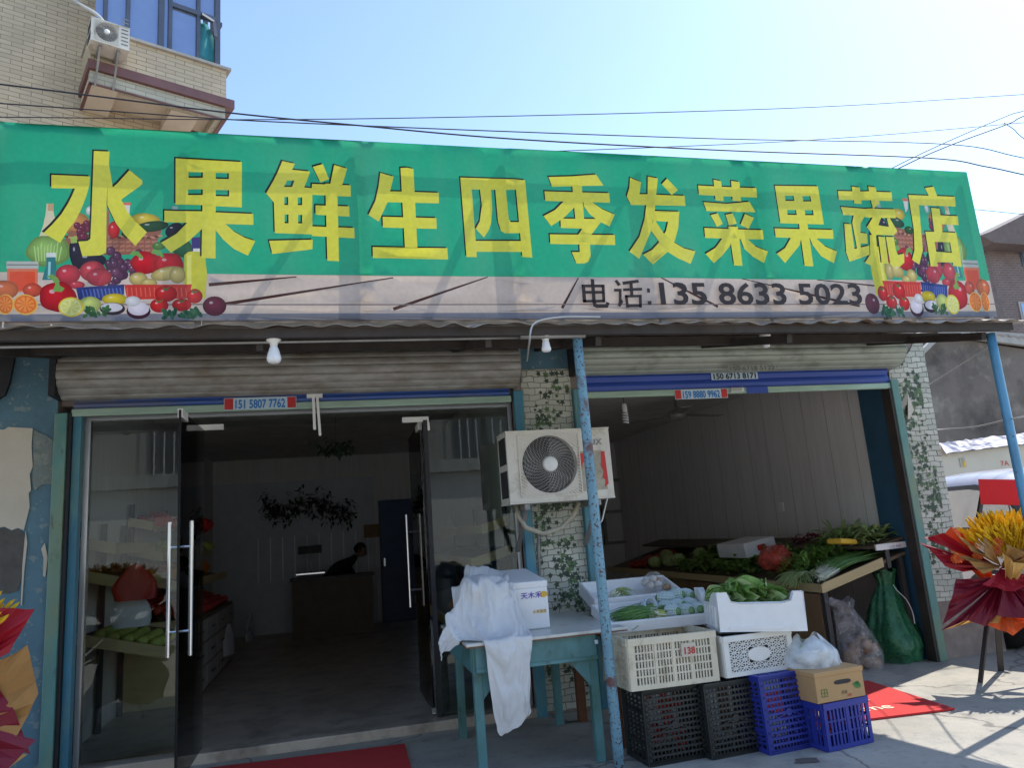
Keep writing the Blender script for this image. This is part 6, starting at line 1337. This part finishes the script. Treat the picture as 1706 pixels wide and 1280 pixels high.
# red bag of carrots, foam box and items on the upper shelf
cbg = P(1292, 930, Y=6.95)
mb = MB(); mb.ball((cbg.x, 6.95, cbg.z-.01), (.17,.15,.14), 20, lump=.3, seed=2); tag(mb.build('red_bag', REDFILM, None, smooth=True), 'red net bag of carrots tied up on the rack', 'bag')
cr_ = MB().lathe([(.004,0),(.016,.03),(.024,.12),(.026,.16),(.012,.175)], (0,0,0), 10).build('carrot', M['carrot'], None, smooth=True)
for i in range(9):
    o = cr_ if i == 0 else cr_.copy()
    if i: COL.objects.link(o)
    o.location = (cbg.x+R(-.07,.07), 6.95+R(-.07,.07), cbg.z-.05+R(0,.06)); o.rotation_euler = (R(1,2), R(-.4,.4), R(0,3)); tag(o, 'orange carrot inside the red net bag', 'carrot', 'carrots in the red bag')
fb2 = P(1243, 912, Y=7.9); t = thing('foam_box', 'white foam box with red mark on the upper shelf of the rack', 'box', (fb2.x, 7.9, fb2.z))
MB().obox((fb2.x, 7.9, fb2.z), (.42,.55,.16), (0,rad(-8),rad(4))).build('body', M['foam'], t, bevel=.01); MB().obox((fb2.x+.02, 7.61, fb2.z), (.10,.004,.06), (0,rad(-8),rad(4))).build('red_mark', M['redink'], t)
mb = MB()
for i in range(330):
    c = V((R(4.93,5.22), R(6.22,6.95), 1.06+R(.0,.15))); mb.leaf(c, (R(-1,1), R(-1,.4), R(-.1,.4)), R(.10,.2), R(.014,.03), .3, n=4)
tag(mb.build('yellow_chives', M['leafpale'], None), 'pale yellow-green vegetables heaped on the upper shelf end', 'vegetables')
a = P(1400, 903, Y=6.3); o = MB().obox((a.x+.02, 6.3, a.z), (.26,.16,.05), (0,rad(6),rad(20))); tag(o.build('yellow_packet', M['goldink'], None, bevel=.015), 'yellow packet lying on the vegetables of the upper shelf', 'packet')
mb = MB()
for i in range(120): mb.leaf((R(4.95,5.22), R(6.9,7.5), 1.06+R(0,.09)), (R(-1,1), R(-1,1), R(0,.5)), R(.06,.12), R(.01,.02), .3, n=3)
tag(mb.build('amaranth_heap', M['wine'], None), 'purplish leafy heap on the upper shelf behind the yellow packet', 'vegetables')
# ceiling fan and spiral lamp
cfp = P(1128, 690, Y=8.6); cf_ = thing('ceiling_fan', 'grey three bladed ceiling fan in the right bay', 'fan', (cfp.x, 8.6, cfp.z))
MB().lathe([(.02,.25),(.02,.06),(.10,.05),(.12,0),(.10,-.06),(.03,-.08)], (cfp.x,8.6,cfp.z), 20).build('motor', M['greypipe'], cf_, smooth=True)
for k in range(3):
    a = rad(12+120*k); MB().beam((cfp.x+.10*math.cos(a), 8.6+.10*math.sin(a), cfp.z-.01), (cfp.x+.72*math.cos(a), 8.6+.72*math.sin(a), cfp.z-.02), .13, .008).build('blade', M['greypipe'], cf_)
lp = P(1040, 676, Y=7.0); sl = thing('spiral_lamp', 'unlit white spiral energy saving lamp hanging in the right bay', 'lamp', (lp.x, 7.0, lp.z))
MB().tube([(lp.x,7.0,lp.z+.5),(lp.x,7.0,lp.z)], .004, 6).build('cord', M['cable'], sl)
MB().lathe([(.02,.02),(.026,0),(.026,-.06),(.022,-.07)], (lp.x,7.0,lp.z), 14).build('base', M['white_plastic'], sl, smooth=True)
MB().tube([(lp.x+.026*math.cos(i*.5), 7.0+.026*math.sin(i*.5), lp.z-.075-.0022*i) for i in range(50)], .0075, 6).build('spiral', M['bulbwhite'], sl, smooth=True)

# ---- left bay: tiered shelf behind the left glass
def tier_rack(name, label, xw, xf, ya, yb, zs, grp=None):
    t = thing(name, label, 'shelf', ((xw+xf)/2, (ya+yb)/2, .07))
    for k, z in enumerate(zs):
        dx = (xf-xw)*(1.0 if k == 0 else .62 if k == 1 else .42); sl_ = .26
        zf = lambda x, z=z, dx=dx: z + (1-(x-xw)/dx)*abs(dx)*sl_
        mb = MB(); xa, xb = sorted((xw, xw+dx)); slab(mb, xa, xb, ya, yb, zf, .02); mb.build('shelf_board', M['deskbrown'], t)
        mb = MB(); slab(mb, xa, xb, ya-.02, ya-.001, lambda x: zf(x)-.015, .085); mb.build('end_board', M['cream'], t)
        xe = xw+dx; MB().box(min(xe, xe+math.copysign(.018,dx)), max(xe, xe+math.copysign(.018,dx)), ya-.02, yb, zf(xe)-.015, zf(xe)+.07).build('front_lip', M['cream'], t)
    for y in (ya+.03, (ya+yb)/2, yb-.03): MB().box(min(xw,xw+math.copysign(.04,xf-xw)), max(xw,xw+math.copysign(.04,xf-xw)), y-.02, y+.02, .071, zs[-1]+.25).build('upright', M['legdark'], t)
    return t
tier_rack('fruit_shelf', 'three tiered sloping fruit shelf with cream boards behind the left glass', -1.93, -1.28, 6.42, 7.75, (.70, 1.23, 1.51))
tier_rack('fruit_shelf', 'tiered sloping fruit shelf behind the right glass panel', 1.53, .98, 6.6, 9.6, (.66, 1.16, 1.45))
t3 = tier_rack('fruit_shelf', 'dim upper shelf of goods above the drawer cabinet on the left wall', -1.93, -1.45, 7.95, 11.0, (1.12, 1.42, 1.72))
for (z, n_), nm, m_, lb in zip(((1.28,46),(1.53,40),(1.80,34)), ('packets','fruit_heap','packets'), (M['orange'],M['lime'],M['red']), ('orange packets on the lowest dim shelf above the cabinet','dull fruit on the middle dim shelf above the cabinet','red packets on the topmost dim shelf above the cabinet')):
    mb = MB()
    for i in range(n_):
        c = (R(-1.88,-1.62), R(8.05,10.9), z + R(-.02,.03)); mb.obox(c, (.12,.10,.10), (R(-.5,.5), R(-.5,.5), R(-1,1))) if 'pack' in nm else mb.ball(c, (.055,.055,.05), 8)
    kind(tag(mb.build(nm, m_, None, smooth=('pack' not in nm)), lb, nm.split('_')[0]), 'stuff')
# drawer cabinet with apples
dc = thing('drawer_cabinet', 'low cabinet of pale drawers under the apples in the left bay', 'cabinet', (-1.6, 9.3, .07))
MB().box(-1.93, -1.33, 7.9, 10.8, .071, .80).build('carcass', M['deskbrown'], dc)
MB().box(-1.93, -1.30, 7.87, 7.898, .071, .84).build('end_panel', M['cream'], dc)
for i in range(4):
    for j in range(3):
        y0 = 7.93+i*.72; o = MB().box(-1.329, -1.312, y0, y0+.68, .10+j*.23, .31+j*.23).build('drawer', M['trimgrey'], dc, bevel=.004)
        MB().box(-1.310, -1.296, y0+.25, y0+.43, .20+j*.23, .215+j*.23).build('handle', M['legdark'], o)
ap = MB().ball((0,0,0), (.042,.042,.038), 12).build('apple', M['apple'], None, smooth=True); me = ap.data
for v in me.vertices: v.co = v.co + ap.location
sp_ = [(-1.40-.086*(i % 6), 7.96+.115*(i//6), .84+.03*(i % 6)+R(0,.02)) for i in range(144)]
for i, s_ in enumerate(sp_):
    o = ap if i == 0 else ap.copy()
    if i: COL.objects.link(o)
    o.location = s_; o.rotation_euler = (R(0,3), R(0,3), 0); tag(o, 'red apple in the sloping heap above the drawers', 'apple', 'apples above the drawers')
og = MB().ball((0,0,0), (.045,.045,.043), 12).build('orange', M['orange'], None, smooth=True); me = og.data
for v in me.vertices: v.co = v.co + og.location
for i in range(20):
    o = og if i == 0 else og.copy()
    if i: COL.objects.link(o)
    o.location = (1.06+.09*(i % 4), 6.70+.092*(i//4), .86+.0*i-.023*(3-i % 4)+.02); tag(o, 'orange on the lowest shelf behind the right glass panel', 'orange', 'oranges behind the glass')
gv = MB().ball((0,0,0), (.05,.05,.045), 10, lump=.1).build('guava', M['lime'], None, smooth=True); me = gv.data
for v in me.vertices: v.co = v.co + gv.location
for i in range(30):
    o = gv if i == 0 else gv.copy()
    if i: COL.objects.link(o)
    o.location = (-1.36-.1*(i % 5), 6.52+.1*(i//5), .77+.026*(i % 5)+.02); tag(o, 'dull green fruit on the lowest tier behind the left glass', 'fruit', 'fruit behind the left glass')
mg2 = MB()
for i in range(60): mg2.ball((R(-1.90,-1.56), R(6.5,7.6), 1.36+R(0,.05)), (.035,.035,.03), 7)
kind(tag(mg2.build('dried_goods', M['wood'], None, smooth=True), 'dark loose dried goods on the middle tier behind the left glass', 'dried goods'), 'stuff')
# bags hanging from the shelf and the cabinet
def flatbag(name, label, c, w_, h, m, rotz, dep=.05, tail=True):
    rows = []
    for i in range(16):
        t = i/15; ww = w_*(.22 + .78*math.sin(min(1, t*1.5)*1.571)); row = []
        for k in range(24):
            q = 2*math.pi*k/24; n_ = noise.noise(V((math.cos(q)*2, t*3, c[0]))); row.append(V((ww/2*math.cos(q)*(1+.1*n_), dep*(.35+.65*t)*math.sin(q)*(1+.4*n_), -h*t)))
        rows.append(row)
    mb = MB(); mb.sheet(rows, True); Mz = Euler((0,0,rotz)).to_matrix(); mb.v = [V(c) + Mz @ p for p in mb.v]
    return tag(mb.build(name, m, None, smooth=True), label, 'bag')
a = P(226, 940, Y=6.36); flatbag('red_bag', 'red plastic bag hanging on the shelf behind the left glass', a, .30, .27, M['redbag'], .1, .06)
a = P(220, 982, Y=6.41); flatbag('white_bag', 'pale white plastic bag hanging below the red bag behind the left glass', a, .27, .28, M['whitebag'], .05, .06)
a = P(381, 1040, X=-1.27); flatbag('white_bag', 'white paper-like bag hanging from the drawer cabinet in the doorway', a, .30, .36, M['whitebag'], rad(75), .03)
a = P(416, 1022, X=-1.25); flatbag('clear_bag', 'crumpled clear bag hanging further along the drawer cabinet', a, .36, .40, MILK, rad(80), .05)
# counter, scale, person
ct = thing('shop_counter', 'dark brown counter at the back of the left bay', 'counter', (-.1, 12.2, .07))
cx0, cx1 = P(487,1000,Y=12.0).x, P(622,1000,Y=12.0).x
MB().box(cx0, cx1, 12.0, 12.5, .071, .92).build('body', M['deskbrown'], ct); MB().box(cx0-.03, cx1+.03, 11.97, 12.53, .921, .955).build('counter_top', M['legdark'], ct)
sc_ = thing('weighing_scale', 'small steel weighing scale on the left end of the counter', 'scale', (cx0+.28, 12.2, .956))
MB().box(cx0+.08, cx0+.46, 12.05, 12.4, .956, 1.01).build('base', M['legdark'], sc_, bevel=.006); MB().box(cx0+.06, cx0+.48, 12.03, 12.42, 1.012, 1.03).build('pan', M['steel'], sc_)
MB().box(cx0+.25, cx0+.28, 12.36, 12.39, 1.03, 1.33).build('column', M['greypipe'], sc_); MB().obox((cx0+.26, 12.35, 1.38), (.36,.06,.11), (rad(-12),0,0)).build('display', M['legdark'], sc_)
def person():
    pj = {}
    def S_(x, y, Y): return P(x, y, Y=Y)
    head = S_(600,917,12.72); pel = S_(541,985,12.86); J = [
      ('pelvis', pel + V((-.02,0,-.04)), .135, None), ('waist', S_(549,967,12.86), .130, 0), ('chest', S_(563,950,12.84), .150, 1), ('upchest', S_(577,941,12.80), .128, 2), ('neck', S_(588,933,12.77), .058, 3), ('nape', S_(594,925,12.74), .056, 4),
      ('hipL', pel + V((.0,-.10,-.10)), .10, 0), ('kneeL', pel + V((.05,-.12,-.50)), .065, 6), ('ankL', V((pel.x-.02, pel.y-.11, .16)), .045, 7), ('toeL', V((pel.x+.16, pel.y-.12, .10)), .04, 8),
      ('hipR', pel + V((-.02,.10,-.10)), .10, 0), ('kneeR', pel + V((.02,.12,-.50)), .065, 10), ('ankR', V((pel.x-.08, pel.y+.11, .16)), .045, 11), ('toeR', V((pel.x+.10, pel.y+.12, .10)), .04, 12),
      ('shL', S_(577,943,12.66), .066, 3), ('elL', S_(579,958,12.58), .048, 14), ('wrL', S_(585,970,12.45), .032, 15),
      ('shR', S_(577,941,12.96), .066, 3), ('elR', S_(588,957,12.92), .048, 17), ('wrR', S_(594,970,12.62), .032, 18)]
    me = bpy.data.meshes.new('person'); me.from_pydata([j[1] for j in J], [(j[3], i) for i, j in enumerate(J) if j[3] is not None], [])
    o = bpy.data.objects.new('person', me); COL.objects.link(o); sk_ = o.modifiers.new('skin', 'SKIN'); 
    for i, j in enumerate(J): me.skin_vertices[0].data[i].radius = (j[2], j[2]); me.skin_vertices[0].data[i].use_root = (i == 0)
    sb = o.modifiers.new('sub', 'SUBSURF'); sb.levels = 2; sb.render_levels = 2; me.materials.append(M['shirt'])
    dg = bpy.context.evaluated_depsgraph_get(); bm_ = bpy.data.meshes.new_from_object(o.evaluated_get(dg)); bpy.data.objects.remove(o)
    mb = MB(); mb.mi = 0; mb.add([v.co for v in bm_.vertices], [tuple(p.vertices) for p in bm_.polygons])
    # head with face, ears and nose, facing +X and down
    hm = Euler((0, rad(28), rad(-12))).to_matrix(); hv = []
    hb = MB(); hb.ball((0,0,0), (.095,.076,.115), 20)
    for p in hb.v:
        q = p.copy()
        if q.x > .02: q.x += .012*math.exp(-((q.z+.015)/.03)**2 - (q.y/.018)**2)*2 - .010*math.exp(-((q.z-.015)/.015)**2)*(abs(q.y) > .018) + .006*math.exp(-((q.z+.062)/.012)**2)
        if q.z < -.03: q.y *= .88; q.x = q.x*.92 + .012
        hv.append(head + hm @ q)
    mb.mi = 1; mb.add(hv, hb.f); mb.mi = 1
    for s_ in (-1,1): mb.ball(head + hm @ V((-.005, s_*.078, -.005)), (.018,.010,.028), 8)
    # hands resting on the counter: palm, four fingers, thumb
    for wr, dr, up in ((J[16][1], V((.35,-.8,-.25)), V((0,0,1))), (J[19][1], V((.6,-.7,-.25)), V((0,0,1)))):
        d = dr.normalized(); sx = d.cross(up).normalized(); pts = wr + d*.05
        mb.tube([wr, wr+d*.03, pts+d*.03], [.026,.036,.036], 10)
        for k, L in enumerate((.062,.072,.068,.052)):
            b0 = pts + d*.03 + sx*(-.027+.018*k); mb.tube([b0, b0+d*L*.45+up*.006, b0+d*L*.8-up*.006, b0+d*L-up*.016], [.0095,.009,.008,.006], 7)
        mb.tube([wr+d*.03-sx*.03, wr+d*.055-sx*.052, wr+d*.085-sx*.058], [.012,.010,.007], 7)
    b_ = mb.build('person', [M['shirt'], M['skin']], None, smooth=True)
    tag(b_, 'dark haired person in black leaning over the counter at the back', 'person')
    hb = MB(); hr = MB(); hr.ball((0,0,0), (.104,.086,.118), 20); vs2 = []
    for p in hr.v:
        q = p.copy()
        if q.x > .045 and q.z < .055: q = q*.80
        if q.z < -.05: q = q*.8
        vs2.append(head + hm @ (q + V((-.010,0,.008))))
    hb.add(vs2, hr.f); hb.build('hair', M['hair'], b_, smooth=True)
person()
# garland of artificial leaves, hanging cluster, notices
gl2 = MB()
for i in range(700):
    t = R(0,1); c = P(438+t*152, 842 + 10*math.sin(t*9) , Y=13.16) + V((R(-.05,.05), R(-.05,.03), random.gauss(0,.11)-.05*math.sin(t*3.1)))
    gl2.leaf(c, (R(-1,1), R(-1,.1), R(-1,.4)), R(.05,.11), R(.014,.028), .3, n=3)
tag(gl2.build('leaf_garland', M['ivydark'], None), 'garland of artificial green leaves across the back wall of the left bay', 'garland')
gl2 = MB()
c0 = P(560, 745, Y=9.0)
for i in range(90): gl2.leaf(c0 + V((random.gauss(0,.09), random.gauss(0,.08), random.gauss(0,.04))), (R(-1,1), R(-1,1), R(-1,.2)), R(.06,.13), R(.015,.03), .3, n=3)
gl2.tube([c0, c0+V((0,0,.9))], .004, 5)
tag(gl2.build('hanging_plant', M['ivydark'], None), 'dark hanging leaf cluster under the ceiling in the left doorway', 'plant')
a, b_ = P(640,880,Y=13.24), P(660,912,Y=13.24); MB_ = MB().box(a.x-.35, a.x-.05, 13.22, 13.235, 1.5, 1.72); tag(MB_.build('wall_notice', M['board'], None), 'small brown notice on the back wall left of the blue door', 'notice')

# ================================================================== ACROSS THE STREET (mirrored in the shop glass)
ob = thing('boundary_wall', 'long whitewashed street wall with a tiled coping, opposite the shop', 'wall', (0, -3.6, 0))
MB().box(-16, 4.2, -3.8, -3.6, 0, 2.75).build('wall', M['street_white'], ob)
rows = []
for i in range(260):
    x = -16 + 20.3*i/259; rows.append([V((x, -3.42, 2.74+.03*abs(math.sin(x*9)))), V((x, -3.55, 2.88+.03*abs(math.sin(x*9)))), V((x, -3.7, 3.02+.03*abs(math.sin(x*9)))), V((x, -3.95, 2.74))])
MB().sheet(rows).build('tiled_coping', M['darkroof'], ob)
oh = thing('opposite_house', 'pale house with barred windows behind the street wall opposite the shop', 'house', (0, -6, 0))
MB().box(-16, 6, -12, -6, 0, 7).build('wall', M['trimgrey'], oh)
for x in (-11, -7.5, -4, -.5, 3):
    wn = MB().box(x, x+1.9, -6.0, -5.96, 3.3, 4.9).build('window', M['framedark'], oh)
    for k in range(9): MB().box(x+.1+k*.21, x+.125+k*.21, -5.85, -5.83, 3.2, 5.0).build('bar', M['white_plastic'], wn)
    MB().box(x-.1, x+2.0, -5.99, -5.80, 3.1, 3.2).build('sill', M['white_plastic'], wn)
